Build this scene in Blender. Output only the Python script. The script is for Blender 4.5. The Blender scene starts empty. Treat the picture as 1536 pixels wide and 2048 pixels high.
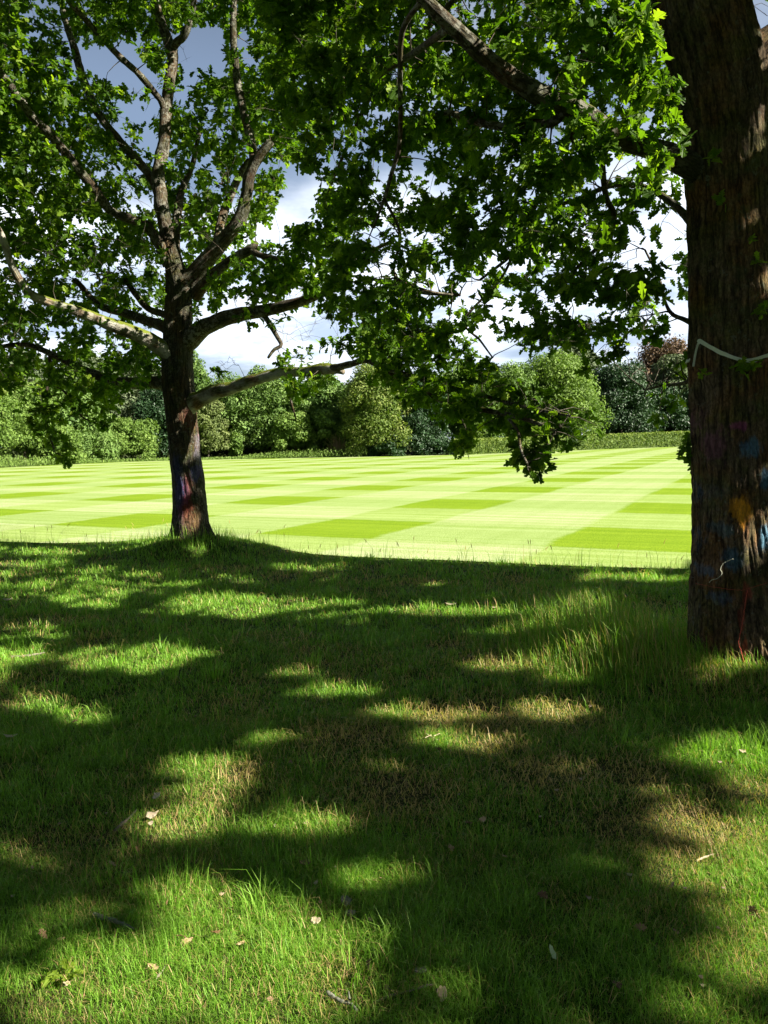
import bpy, math
import numpy as np
from mathutils import Matrix, Vector
R = math.radians
rng = np.random.default_rng(7)
sc = bpy.context.scene
C = sc.collection

# ------------------------------------------------------------------ camera
F = 1598.0                       # focal length in pixels of the 1536x2048 photograph
PITCH, ROLL, H = R(5.18), R(1.03), 1.6
_f = np.array([0, math.cos(PITCH), -math.sin(PITCH)]); _r0 = np.array([1.0, 0, 0]); _u0 = np.cross(_r0, _f)
RT = _r0 * math.cos(ROLL) - _u0 * math.sin(ROLL); UP = _u0 * math.cos(ROLL) + _r0 * math.sin(ROLL); FW = _f
EYE = np.array([0, 0, H])
cam_d = bpy.data.cameras.new('camera'); cam = bpy.data.objects.new('camera', cam_d); C.objects.link(cam)
cam_d.sensor_fit = 'VERTICAL'; cam_d.sensor_height = 36; cam_d.sensor_width = 27
cam_d.lens = F / 2048 * 36; cam_d.clip_end = 5000; cam_d.clip_start = 0.05
cam.matrix_world = Matrix(((RT[0], UP[0], -FW[0], 0), (RT[1], UP[1], -FW[1], 0), (RT[2], UP[2], -FW[2], H), (0, 0, 0, 1)))
sc.camera = cam

# ------------------------------------------------------------------ sun, sky, exposure
SUN_H, SUN_E = R(110), R(33)     # heading clockwise from the view direction, elevation
S = np.array([math.sin(SUN_H) * math.cos(SUN_E), math.cos(SUN_H) * math.cos(SUN_E), math.sin(SUN_E)])
sl = bpy.data.lights.new('sun', 'SUN'); sl.energy = 5.0; sl.angle = R(0.5); sl.color = (1.0, 0.93, 0.80)
so = bpy.data.objects.new('sun', sl); C.objects.link(so)
so.rotation_euler = Vector(S).to_track_quat('Z', 'Y').to_euler(); so.location = (20, -10, 20)
sc.view_settings.view_transform = 'Standard'; sc.view_settings.look = 'None'
sc.view_settings.exposure = 2.0; sc.view_settings.gamma = 1
w = bpy.data.worlds.new('World'); sc.world = w; w.use_nodes = True
nt = w.node_tree; nt.nodes.clear()
def N(t, kind, **kw):
    n = t.nodes.new(kind)
    for k, v in kw.items(): setattr(n, k, v)
    return n
def math_(t, op, a, b=None, clamp=False):
    n = N(t, 'ShaderNodeMath', operation=op, use_clamp=clamp)
    for i, v in enumerate((a, b)):
        if v is None: continue
        if isinstance(v, (int, float)): n.inputs[i].default_value = v
        else: t.links.new(v, n.inputs[i])
    return n.outputs[0]
def smooth(t, v, a, b, lo=0.0, hi=1.0):
    n = N(t, 'ShaderNodeMapRange', interpolation_type='SMOOTHSTEP')
    t.links.new(v, n.inputs[0]); n.inputs[1].default_value = a; n.inputs[2].default_value = b
    n.inputs[3].default_value = lo; n.inputs[4].default_value = hi
    return n.outputs[0]
def mix(t, f, a, b, blend='MIX'):
    n = N(t, 'ShaderNodeMix', data_type='RGBA', blend_type=blend)
    for i, v in ((0, f), (6, a), (7, b)):
        if isinstance(v, (int, float)): n.inputs[i].default_value = v
        elif isinstance(v, tuple): n.inputs[i].default_value = (*v, 1)
        else: t.links.new(v, n.inputs[i])
    return n.outputs[2]
def noise(t, vec, scale, detail=4, rough=0.55, out=0):
    n = N(t, 'ShaderNodeTexNoise'); n.inputs['Scale'].default_value = scale; n.inputs['Detail'].default_value = detail
    n.inputs['Roughness'].default_value = rough
    if vec is not None: t.links.new(vec, n.inputs['Vector'])
    return n.outputs[out]
def vmul(t, v, s):
    n = N(t, 'ShaderNodeVectorMath', operation='MULTIPLY'); t.links.new(v, n.inputs[0]); n.inputs[1].default_value = s
    return n.outputs[0]
sky = N(nt, 'ShaderNodeTexSky', sky_type='NISHITA', sun_disc=False)
sky.sun_elevation = SUN_E; sky.sun_rotation = SUN_H; sky.altitude = 50; sky.air_density = 1.0; sky.dust_density = 0.6
tc = N(nt, 'ShaderNodeTexCoord').outputs['Generated']
sep = N(nt, 'ShaderNodeSeparateXYZ'); nt.links.new(tc, sep.inputs[0])
zz = math_(nt, 'MAXIMUM', sep.outputs[2], 0.0)
den = math_(nt, 'ADD', zz, 0.16)
cx = math_(nt, 'DIVIDE', sep.outputs[0], den); cy = math_(nt, 'DIVIDE', sep.outputs[1], den)
cv = N(nt, 'ShaderNodeCombineXYZ'); nt.links.new(cx, cv.inputs[0]); nt.links.new(cy, cv.inputs[1])
n1 = noise(nt, cv.outputs[0], 0.55, 7, 0.55)
n2 = noise(nt, cv.outputs[0], 1.7, 6, 0.6)
# heaped white cloud low in the sky, thin grey-blue veil above, clear blue gaps
low = math_(nt, 'SUBTRACT', smooth(nt, zz, 0.20, 0.37, 1.0, 0.0), smooth(nt, zz, 0.0, 0.13, 0.38, 0.0))
cm = math_(nt, 'ADD', n1, math_(nt, 'MULTIPLY', low, 0.19))
cmask = smooth(nt, cm, 0.48, 0.70)
ccol = mix(nt, smooth(nt, n2, 0.35, 0.65), (3.0, 3.7, 4.9), (7.4, 7.8, 8.4))
veil = mix(nt, 0.75, sky.outputs[0], (1.15, 1.5, 2.15))
front = smooth(nt, sep.outputs[1], -0.2, 0.35)
veil = mix(nt, smooth(nt, zz, 0.35, 0.6), veil, (0.42, 0.55, 0.75))
base = mix(nt, front, (0.42, 0.55, 0.75), veil)
cmask = math_(nt, 'MULTIPLY', cmask, smooth(nt, zz, 0.42, 0.55, 1.0, 0.12))
cmask = math_(nt, 'MULTIPLY', cmask, smooth(nt, sep.outputs[1], -0.1, 0.3, 0.3, 1.0))
final = mix(nt, math_(nt, 'MULTIPLY', cmask, 0.95), base, ccol)
bg = N(nt, 'ShaderNodeBackground'); bg.inputs[1].default_value = 0.056
nt.links.new(final, bg.inputs[0])
wo = N(nt, 'ShaderNodeOutputWorld'); nt.links.new(bg.outputs[0], wo.inputs[0])
w.cycles.sampling_method = 'MANUAL'; w.cycles.sample_map_resolution = 512
cy_ = sc.cycles
cy_.use_denoising = True; cy_.max_bounces = 7; cy_.diffuse_bounces = 3; cy_.glossy_bounces = 2
cy_.transmission_bounces = 4; cy_.transparent_max_bounces = 6; cy_.caustics_reflective = False; cy_.caustics_refractive = False
cy_.sample_clamp_indirect = 4

# ------------------------------------------------------------------ helpers
def ray(x, y):
    x = np.asarray(x, float); y = np.asarray(y, float)
    return FW + RT * ((x - 768) / F)[..., None] - UP * ((y - 1024) / F)[..., None]
def P(x, y, d):                     # point seen at (x, y) whose ground distance ahead is d
    v = ray(x, y)
    return EYE + v * (np.asarray(d, float) / v[..., 1])[..., None]
def G(x, y, z=0.0):                 # point on the plane at height z
    v = ray(x, y)
    return EYE + v * ((z - H) / v[..., 2])[..., None]
def project(p):
    q = np.asarray(p) - EYE
    d = q @ FW
    dd = np.where(d > 0.05, d, 0.05)
    x = 768 + F * (q @ RT) / dd; y = 1024 - F * (q @ UP) / dd
    return x, y, d
def hsh(i, j, k):
    n = (i * 374761393 + j * 668265263 + k * 2147483647 + 12345) & 0xFFFFFFFF
    n = ((n ^ (n >> 13)) * 1274126177) & 0xFFFFFFFF
    n = (n ^ (n >> 16)) & 0xFFFFFFFF
    return n / 4294967295.0
def vnoise(p):
    p = np.asarray(p, float); i = np.floor(p).astype(np.int64); f = p - i; f = f * f * (3 - 2 * f)
    o = 0
    for a in (0, 1):
        for b in (0, 1):
            for c in (0, 1):
                o = o + hsh(i[..., 0] + a, i[..., 1] + b, i[..., 2] + c) * np.where(a, f[..., 0], 1 - f[..., 0]) * np.where(b, f[..., 1], 1 - f[..., 1]) * np.where(c, f[..., 2], 1 - f[..., 2])
    return o
def fbm(p, o=3):
    s = 0; a = 0.5; t = 0
    for _ in range(o):
        s = s + a * vnoise(p); t += a; a *= 0.5; p = np.asarray(p) * 2.03 + 17.3
    return s / t
def n2d(x, y, s, o=2, z=0.0):
    return fbm(np.stack([np.asarray(x) * s, np.asarray(y) * s, np.full(np.shape(x), z + 0.37)], -1), o)
def make_mesh(name, V, loops, sizes, mats, attrs=None, smooth_=False, midx=None):
    me = bpy.data.meshes.new(name)
    V = np.ascontiguousarray(V, np.float32); loops = np.ascontiguousarray(loops, np.int32).ravel(); sizes = np.ascontiguousarray(sizes, np.int32)
    me.vertices.add(len(V)); me.vertices.foreach_set('co', V.ravel())
    me.loops.add(len(loops)); me.loops.foreach_set('vertex_index', loops)
    me.polygons.add(len(sizes)); st = np.concatenate([[0], np.cumsum(sizes)[:-1]]).astype(np.int32)
    me.polygons.foreach_set('loop_start', st)
    try: me.polygons.foreach_set('loop_total', sizes)
    except Exception: pass
    for m in (mats if isinstance(mats, (list, tuple)) else [mats]): me.materials.append(m)
    if midx is not None: me.polygons.foreach_set('material_index', np.ascontiguousarray(midx, np.int32))
    for k, (a, typ) in (attrs or {}).items():
        at = me.attributes.new(k, typ, 'POINT')
        at.data.foreach_set('value' if typ == 'FLOAT' else 'vector', np.ascontiguousarray(a, np.float32).ravel())
    me.update(calc_edges=True)
    me.polygons.foreach_set('use_smooth', np.full(len(sizes), smooth_, bool))
    return me
def link(name, me, parent=None, world_origin=None):
    o = bpy.data.objects.new(name, me); C.objects.link(o)
    if parent is not None:
        o.parent = parent
        o.matrix_parent_inverse = Matrix.Translation(-Vector(parent.location))
    return o
def tag(o, label=None, cat=None, group=None, kind=None):
    if label: o['label'] = label
    if cat: o['category'] = cat
    if group: o['group'] = group
    if kind: o['kind'] = kind
    return o
def thing(name, label, cat, loc, group=None):
    o = bpy.data.objects.new(name, None); C.objects.link(o); o.location = tuple(float(v) for v in loc); o.empty_display_size = 0.3
    return tag(o, label, cat, group)
class Buf:                          # collects pieces of one mesh
    def __init__(s): s.V = []; s.L = []; s.Z = []; s.A = {}; s.n = 0
    def add(s, V, L, Z, **attrs):
        s.V.append(V); s.L.append(np.asarray(L).ravel() + s.n); s.Z.append(np.asarray(Z)); s.n += len(V)
        for k, a in attrs.items(): s.A.setdefault(k, []).append(a)
    def mesh(s, name, mats, types=None, smooth_=False):
        types = types or {}
        return make_mesh(name, np.concatenate(s.V), np.concatenate(s.L), np.concatenate(s.Z), mats,
                         {k: (np.concatenate(v), types.get(k, 'FLOAT')) for k, v in s.A.items()}, smooth_)
def catmull(pts, n):
    pts = np.asarray(pts, float); m = len(pts)
    if m == 2: t = np.linspace(0, 1, n)[:, None]; return pts[0] * (1 - t) + pts[1] * t
    q = np.vstack([2 * pts[0] - pts[1], pts, 2 * pts[-1] - pts[-2]])
    u = np.linspace(0, m - 1 - 1e-9, n); i = u.astype(int); t = (u - i)[:, None]
    a, b, c, d = q[i], q[i + 1], q[i + 2], q[i + 3]
    return 0.5 * (2 * b + (c - a) * t + (2 * a - 5 * b + 4 * c - d) * t ** 2 + (3 * b - a - 3 * c + d) * t ** 3)
def tube(path, rad, sides=8, lump=0.0, seed=0.0, cap=True, disp=None):
    path = np.asarray(path, float); rad = np.asarray(rad, float); n = len(path)
    T = np.gradient(path, axis=0); T /= np.linalg.norm(T, axis=1)[:, None] + 1e-9
    u = np.cross(T[0], [0.31, 0.2, 0.93] if abs(T[0][2]) < 0.9 else [1.0, 0.1, 0]); u /= np.linalg.norm(u)
    U = np.zeros((n, 3))
    for i in range(n):
        u = u - T[i] * (u @ T[i]); u /= np.linalg.norm(u); U[i] = u
    W = np.cross(T, U)
    th = np.linspace(0, 2 * np.pi, sides, endpoint=False)
    s = np.concatenate([[0], np.cumsum(np.linalg.norm(np.diff(path, axis=0), axis=1))])
    dirs = U[:, None] * np.cos(th)[None, :, None] + W[:, None] * np.sin(th)[None, :, None]
    rr = np.repeat(rad[:, None], sides, 1)
    bark = np.stack([rr * np.cos(th), rr * np.sin(th), np.repeat(s[:, None], sides, 1)], -1) + seed
    if lump: rr = rr * (1 + lump * (fbm(bark * np.array([3, 3, 3]) / max(rad.max(), 0.02) * 0.35, 2) - 0.5) * 2)
    if disp is not None: rr = disp(rr, th, s, bark)
    V = path[:, None] + dirs * rr[..., None]
    V = V.reshape(-1, 3); i = np.arange(n - 1)[:, None] * sides; j = np.arange(sides)[None]; j2 = (j + 1) % sides
    Q = np.stack([i + j, i + j2, i + sides + j2, i + sides + j], -1).reshape(-1)
    Z = np.full((n - 1) * sides, 4); bk = bark.reshape(-1, 3)
    if cap:
        V = np.vstack([V, path[-1] + T[-1] * rad[-1] * 0.4]); bk = np.vstack([bk, bk[-1]])
        k = (n - 1) * sides; tri = np.stack([k + np.arange(sides), k + (np.arange(sides) + 1) % sides, np.full(sides, n * sides)], -1).ravel()
        Q = np.concatenate([Q, tri]); Z = np.concatenate([Z, np.full(sides, 3)])
    return V, Q, Z, bk

# ------------------------------------------------------------------ materials
def mat(name):
    m = bpy.data.materials.new(name); m.use_nodes = True; t = m.node_tree; t.nodes.clear()
    return m, t
def leaf_mat(name, cols, trans=0.45, gloss=0.35, rough=0.45, tcol=None, spread=None):
    m, t = mat(name)
    a = N(t, 'ShaderNodeAttribute', attribute_name='tint').outputs['Fac']
    ramp = N(t, 'ShaderNodeValToRGB'); t.links.new(a, ramp.inputs[0])
    el = ramp.color_ramp.elements
    el[0].position = 0; el[0].color = (*cols[0], 1); el[1].position = 1; el[1].color = (*cols[-1], 1)
    for i, c in enumerate(cols[1:-1]):
        e = el.new((i + 1) / (len(cols) - 1)); e.color = (*c, 1)
    col = ramp.outputs[0]
    p = N(t, 'ShaderNodeBsdfPrincipled'); t.links.new(col, p.inputs['Base Color']); p.inputs['Roughness'].default_value = rough
    p.inputs['Specular IOR Level'].default_value = gloss
    tr = N(t, 'ShaderNodeBsdfTranslucent')
    tn = mix(t, 1.0, col, tcol or (1.5, 1.7, 0.6), 'MULTIPLY'); t.links.new(tn, tr.inputs[0])
    mx = N(t, 'ShaderNodeMixShader'); mx.inputs[0].default_value = trans
    t.links.new(p.outputs[0], mx.inputs[1]); t.links.new(tr.outputs[0], mx.inputs[2])
    o = N(t, 'ShaderNodeOutputMaterial'); t.links.new(mx.outputs[0], o.inputs[0])
    return m
M_leaf = leaf_mat('oak_leaf', [(0.031, 0.072, 0.006), (0.053, 0.112, 0.008), (0.088, 0.162, 0.012), (0.17, 0.245, 0.024)], 0.5, 0.14, 0.5, tcol=(1.9, 2.0, 0.5))
def bark_mat(name, dark, light, lichen, lich_amt, moss=0.0, paints=(), scale=22, bump=0.02):
    m, t = mat(name)
    v = N(t, 'ShaderNodeAttribute', attribute_name='bark').outputs['Vector']
    vs = vmul(t, v, (1, 1, 0.13))
    warp = noise(t, v, 9, 3, out=1)
    add = N(t, 'ShaderNodeVectorMath', operation='MULTIPLY_ADD'); t.links.new(warp, add.inputs[0]); add.inputs[1].default_value = (0.055, 0.055, 0.045)
    t.links.new(vs, add.inputs[2])
    vo = N(t, 'ShaderNodeTexVoronoi', feature='DISTANCE_TO_EDGE'); vo.inputs['Scale'].default_value = scale; t.links.new(add.outputs[0], vo.inputs['Vector'])
    str_ = noise(t, vmul(t, v, (1, 1, 0.10)), scale * 1.5, 6, 0.7)
    ridge = math_(t, 'ADD', math_(t, 'MULTIPLY', smooth(t, vo.outputs[0], 0.0, 0.30), 0.5), math_(t, 'MULTIPLY', smooth(t, str_, 0.36, 0.62), 0.5))
    ridge = math_(t, 'MULTIPLY', ridge, smooth(t, noise(t, v, 60, 3), 0.2, 0.6, 0.55, 1.0))
    fine = noise(t, vmul(t, v, (1, 1, 0.35)), 120, 5, 0.65)
    big = noise(t, v, 3.2, 4)
    c = mix(t, ridge, dark, light)
    c = mix(t, 1.0, c, mix(t, smooth(t, fine, 0.25, 0.75), (0.45, 0.42, 0.40), (1.45, 1.4, 1.3)), 'MULTIPLY')
    c = mix(t, smooth(t, big, 0.42, 0.68), c, mix(t, 1.0, c, (1.4, 0.95, 0.60), 'MULTIPLY'))
    c = mix(t, smooth(t, noise(t, v, 5.5, 4), 0.45, 0.66), c, mix(t, 1.0, c, (0.75, 0.98, 0.55), 'MULTIPLY'))
    ln = noise(t, v, 26, 5, 0.65)
    lm = math_(t, 'MULTIPLY', smooth(t, ln, 0.62 - lich_amt * 0.3, 0.70 - lich_amt * 0.3), smooth(t, noise(t, v, 4.3, 3), 0.35, 0.6))
    c = mix(t, math_(t, 'MULTIPLY', lm, 0.6), c, lichen)
    if len(paints) > 12:
        spz = N(t, 'ShaderNodeSeparateXYZ'); t.links.new(v, spz.inputs[0])
        ms = math_(t, 'MULTIPLY', smooth(t, noise(t, v, 6.5, 5, 0.65), 0.48, 0.62), math_(t, 'MAXIMUM', smooth(t, spz.outputs[2], 0.7, 0.15), smooth(t, noise(t, v, 2.1, 2), 0.45, 0.62, 0.0, 0.6)))
        c = mix(t, math_(t, 'MULTIPLY', ms, 0.75), c, mix(t, fine, (0.04, 0.055, 0.015), (0.15, 0.17, 0.06)))
    geo = N(t, 'ShaderNodeNewGeometry')
    if moss:
        sp = N(t, 'ShaderNodeSeparateXYZ'); t.links.new(geo.outputs['Normal'], sp.inputs[0])
        mm = math_(t, 'ADD', math_(t, 'MULTIPLY', sp.outputs[2], 0.55), noise(t, v, 7, 4))
        mm = smooth(t, mm, 1.02 - moss, 1.16 - moss)
        c = mix(t, mm, c, mix(t, fine, (0.06, 0.085, 0.008), (0.16, 0.185, 0.018)))
    pos = geo.outputs['Position']
    for (ctr, rad, colr, amt) in paints:
        sb = N(t, 'ShaderNodeVectorMath', operation='SUBTRACT'); t.links.new(pos, sb.inputs[0]); sb.inputs[1].default_value = tuple(float(x) for x in ctr)
        sd = N(t, 'ShaderNodeVectorMath', operation='DIVIDE'); t.links.new(sb.outputs[0], sd.inputs[0]); sd.inputs[1].default_value = rad
        ln_ = N(t, 'ShaderNodeVectorMath', operation='LENGTH'); t.links.new(sd.outputs[0], ln_.inputs[0])
        nn = noise(t, vmul(t, pos, (1, 1, 0.42)), 17, 6, 0.75)
        ed = math_(t, 'ADD', math_(t, 'MULTIPLY', ln_.outputs['Value'], 0.85), math_(t, 'MULTIPLY', math_(t, 'SUBTRACT', nn, 0.5), 2.6))
        pm = smooth(t, ed, 1.0, 0.45)
        pm = math_(t, 'MULTIPLY', math_(t, 'MULTIPLY', pm, amt * 0.9), math_(t, 'MULTIPLY', smooth(t, ridge, 0.15, 0.65, 0.50, 1.0), smooth(t, fine, 0.3, 0.6, 0.6, 1.0)))
        c = mix(t, pm, c, colr)
    p = N(t, 'ShaderNodeBsdfPrincipled'); t.links.new(c, p.inputs['Base Color']); p.inputs['Roughness'].default_value = 0.9
    p.inputs['Specular IOR Level'].default_value = 0.2
    b = N(t, 'ShaderNodeBump'); b.inputs['Distance'].default_value = bump; b.inputs['Strength'].default_value = 1.0
    hgt = math_(t, 'ADD', ridge, math_(t, 'MULTIPLY', fine, 0.5)); t.links.new(hgt, b.inputs['Height']); t.links.new(b.outputs[0], p.inputs['Normal'])
    o = N(t, 'ShaderNodeOutputMaterial'); t.links.new(p.outputs[0], o.inputs[0])
    return m
DL, DR = 11.75, 5.42               # how far ahead the two oaks stand
# spray-painted marks and one painted-on sun patch, on the bark where the photograph has them
def pl(x, y, rx, ry, col, amt, d):
    if not (col[0] > .5 and col[2] < .05): col = tuple(v * .85 + .012 for v in col)
    if d < 8: rx, ry = rx * .85, ry * .85
    else: amt *= .72
    if col[2] > col[0] * 2 and d < 8: amt *= .75
    c = P(x, y, d); s = d / F
    return (c, (rx * s * 1.0, 0.30, ry * s), col, amt)
pL = [pl(382, 825, 24, 40, (0.15, 0.008, 0.010), 0.65, DL - .25), pl(395, 862, 6, 16, (0.55, 0.03, 0.03), 0.9, DL - .2),
      pl(352, 940, 14, 34, (0.02, 0.025, 0.22), 0.7, DL - .25), pl(392, 945, 12, 20, (0.03, 0.035, 0.30), 0.75, DL - .2),
      pl(394, 890, 8, 40, (0.30, 0.28, 0.42), 0.6, DL - .2), pl(362, 985, 14, 34, (0.05, 0.06, 0.40), 0.55, DL - .25),
      pl(374, 975, 9, 32, (0.45, 0.09, 0.12), 0.6, DL - .25), pl(372, 1015, 16, 26, (0.33, 0.015, 0.02), 0.75, DL - .25),
      pl(380, 1042, 24, 26, (0.26, 0.135, 0.065), 0.7, DL - .25), pl(356, 1000, 10, 60, (0.03, 0.03, 0.20), 0.5, DL - .25)]  # orange-brown entry is the sunlit patch low on the trunk, put into colour
pR = [pl(1478, 1018, 24, 40, (0.85, 0.36, 0.01), 0.95, DR - .25), pl(1440, 890, 26, 42, (0.22, 0.06, 0.13), 0.7, DR - .25),
      pl(1410, 850, 18, 48, (0.22, 0.05, 0.14), 0.6, DR - .25), pl(1483, 852, 18, 13, (0.42, 0.05, 0.25), 0.75, DR - .28),
      pl(1504, 896, 26, 26, (0.04, 0.28, 0.55), 0.8, DR - .28), pl(1408, 985, 14, 34, (0.02, 0.14, 0.30), 0.75, DR - .2),
      pl(1526, 1075, 16, 34, (0.05, 0.36, 0.60), 0.9, DR - .28), pl(1532, 960, 12, 30, (0.03, 0.28, 0.52), 0.85, DR - .28),
      pl(1452, 1060, 28, 20, (0.03, 0.20, 0.28), 0.65, DR - .28), pl(1418, 1082, 14, 40, (0.02, 0.15, 0.32), 0.7, DR - .25),
      pl(1466, 1118, 20, 28, (0.02, 0.20, 0.38), 0.75, DR - .28), pl(1428, 1148, 18, 20, (0.02, 0.18, 0.34), 0.75, DR - .28),
      pl(1396, 1120, 8, 30, (0.02, 0.12, 0.30), 0.65, DR - .2), pl(1450, 1198, 26, 18, (0.02, 0.13, 0.30), 0.7, DR - .28),
      pl(1492, 1188, 10, 26, (0.40, 0.05, 0.03), 0.8, DR - .28), pl(1482, 1240, 7, 48, (0.34, 0.04, 0.02), 0.7, DR - .28),
      pl(1505, 1060, 10, 44, (0.30, 0.30, 0.12), 0.4, DR - .28), pl(1488, 1295, 6, 26, (0.55, 0.10, 0.06), 0.85, DR - .28),
      pl(1440, 985, 30, 20, (0.06, 0.12, 0.16), 0.4, DR - .28)]
M_barkL = bark_mat('oak_bark_painted', (0.013, 0.012, 0.009), (0.088, 0.083, 0.058), (0.15, 0.155, 0.12), 0.3, 0.0, pL, 26, 0.025)
M_barkR = bark_mat('oak_bark_brown_painted', (0.020, 0.014, 0.009), (0.205, 0.155, 0.100), (0.17, 0.19, 0.15), 0.12, 0.0, pR, 26, 0.02)
M_limb = bark_mat('oak_limb_bark', (0.013, 0.011, 0.008), (0.078, 0.068, 0.050), (0.22, 0.22, 0.18), 0.5, 0.10, (), 34, 0.010)
M_limbm = bark_mat('mossy_limb_bark', (0.03, 0.025, 0.02), (0.17, 0.15, 0.115), (0.42, 0.42, 0.36), 1.0, 0.33, (), 34, 0.010)
M_twig = bark_mat('twig_bark', (0.02, 0.017, 0.013), (0.085, 0.072, 0.055), (0.20, 0.20, 0.16), 0.5, 0.0, (), 60, 0.003)

# ------------------------------------------------------------------ where the shade lies
HB = R(26.0)
def uv(x, y): return x * math.cos(HB) - y * math.sin(HB), x * math.sin(HB) + y * math.cos(HB)
BX = np.array([-40, -14.5, -8, -5.6, -4.5, -3.7, -2.6, -1.9, -1.25, -0.4, 0.9, 2.2, 3.7, 6, 12, 30.0])      # edge between rough grass and mown field
BY = np.array([24.5, 16.6, 13.9, 12.9, 12.9, 13.4, 13.4, 12.3, 11.25, 10.75, 10.3, 9.7, 9.25, 8.0, 5.2, -3.5])
def edge_y(x): return np.interp(x, BX, BY)
LIT = [(545, 1218, 235, 24, 2), (860, 1222, 110, 20, 3), (1040, 1238, 85, 9, 3), (250, 1322, 175, 22, -3), (225, 1180, 75, 9, 0),
       (615, 1140, 80, 9, 2), (450, 1163, 60, 7, 3), (1260, 1160, 130, 9, 3), (1090, 1262, 90, 9, 2), (50, 1410, 62, 17, -3), (150, 1440, 60, 14, 0), (895, 1296, 30, 16, 10), (975, 1280, 45, 10, 0), (590, 1353, 55, 9, 0),
       (690, 1382, 45, 9, 3), (740, 1432, 40, 9, 0), (880, 1436, 105, 18, -3), (1085, 1432, 95, 20, 8), (910, 1492, 105, 20, 2), (1000, 1345, 90, 11, 3),
       (370, 1580, 110, 45, 15), (350, 1665, 110, 42, 0), (420, 1545, 100, 22, 6), (565, 1670, 80, 26, 0), (1440, 1520, 125, 36, 6), (1490, 1580, 85, 50, 10),
       (1330, 1664, 120, 28, 11), (1470, 1695, 80, 16, 10), (1450, 1790, 150, 88, 12), (1510, 1870, 100, 80, 20), (1400, 1530, 90, 22, 8), (1520, 1660, 60, 26, 8), (1340, 1735, 60, 20, 5), (1165, 1722, 40, 16, 10),
       (420, 1850, 230, 75, 14), (330, 1960, 300, 90, 0), (520, 1990, 180, 110, 0), (90, 2000, 160, 60, 0), (640, 1930, 60, 60, 0),
       (720, 1765, 45, 26, 10), (1440, 1955, 105, 48, 15), (1420, 1350, 70, 12, 0), (1290, 1600, 40, 12, 0), (60, 1230, 60, 8, 0), (80, 1840, 40, 30, 0),
       (20, 1130, 45, 6, 0), (620, 1395, 80, 7, 0), (300, 1240, 60, 6, 0), (1180, 1215, 60, 6, 0), (760, 1545, 50, 9, 0)]
def lit_mask(x, y):                # ground positions -> 1 where the photograph shows sun on the lawn
    p = np.stack([x, y, np.zeros_like(x)], -1); px, py, d = project(p)
    jx = (n2d(x, y, 2.6, 3) - .5); px = px + jx * 80 * np.clip(5 / np.maximum(d, 1), .5, 1.6); py = py + (n2d(x + 9, y, 2.6, 3) - .5) * 34 * np.clip(5 / np.maximum(d, 1), .3, 1.8)
    hf = np.clip(5 / np.maximum(d, 1), .4, 1.6); px = px + (n2d(x, y, 7.5, 2, 3.0) - .5) * 80 * hf; py = py + (n2d(x, y, 7.5, 2, 6.0) - .5) * 34 * hf
    m = np.zeros(len(x), bool)
    for cx_, cy_2, rx, ry, a in LIT:
        gd = float(G(cx_, cy_2)[1]); gk = min(.07, .012 * gd + .005); rx = rx * .95 + gk * F / gd; ry = ry * .95 + gk * F * H / gd ** 2
        c, s = math.cos(R(a)), math.sin(R(a)); dx = px - cx_; dy = py - cy_2
        m |= ((dx * c + dy * s) / rx) ** 2 + ((-dx * s + dy * c) / ry) ** 2 < 1
    m &= d > 0.5
    inside = (px > -60) & (px < 1600) & (py < 2110) & (d > .5)
    m |= inside & (n2d(x, y, 2.7, 3, 7.0) > .655)
    m |= (~inside) & (n2d(x, y, 0.9, 2, 4.0) > 0.62)
    return m
def shadow_xy(p):
    t = p[:, 2] / S[2]
    return p[:, 0] - S[0] * t, p[:, 1] - S[1] * t
# spots on trunks and limbs that the sun reaches through gaps (target point, gap radius)
SHAFT = [(P(1490, 285, DR - .2), .10), (P(1505, 250, DR - .2), .09), (P(1500, 440, DR - .25), .07), (P(1505, 575, DR - .2), .11), (P(1470, 320, DR - .2), .07),
         (P(1510, 1075, DR - .3), .13), (P(1490, 1120, DR - .3), .08), (P(1515, 1310, DR - .3), .12), (P(1525, 700, DR - .2), .07), (P(1478, 1030, DR - .3), .05),
         (P(382, 1040, DL - .3), .17), (P(378, 1058, DL - .3), .12), (P(397, 885, DL - .1), .16), (P(396, 855, DL - .1), .10), (P(372, 975, DL - .25), .11),
         (P(480, 766, 11.4), .20), (P(545, 748, 11.0), .25), (P(600, 742, 10.7), .25), (P(430, 785, 11.6), .16), (P(590, 605, 10.9), .20), (P(640, 585, 10.6), .22),
         (P(545, 620, 11.1), .13), (P(240, 652, 11.5), .22), (P(290, 672, 11.6), .15), (P(190, 630, 11.4), .15), (P(325, 380, 11.7), .22), (P(330, 290, 11.7), .22), (P(336, 200, 11.7), .2),
         (P(322, 450, 11.7), .12), (P(500, 355, 11.2), .16), (P(535, 295, 11.1), .14), (P(345, 500, 11.6), .14), (P(410, 570, 11.5), .12), (P(455, 525, 11.3), .14),
         (P(1145, 205, 5.1), .13), (P(1120, 190, 5.0), .07), (P(345, 560, 11.6), .10), (P(780, 560, 8), .3), (P(930, 130, 5.5), .3), (P(860, 90, 5.5), .3), (P(390, 30, 11.3), .4), (P(1290, 870, 6), .1),
         (P(880, 520, 7), .35), (P(1000, 560, 6.6), .3), (P(1110, 480, 6.2), .3), (P(1010, 380, 6.2), .22), (P(950, 720, 7.5), .25), (P(1100, 830, 6.3), .22), (P(1200, 620, 6), .25), (P(760, 690, 8.5), .25)]
SH_P = np.array([s[0] for s in SHAFT]); SH_R = np.array([s[1] for s in SHAFT])
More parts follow.
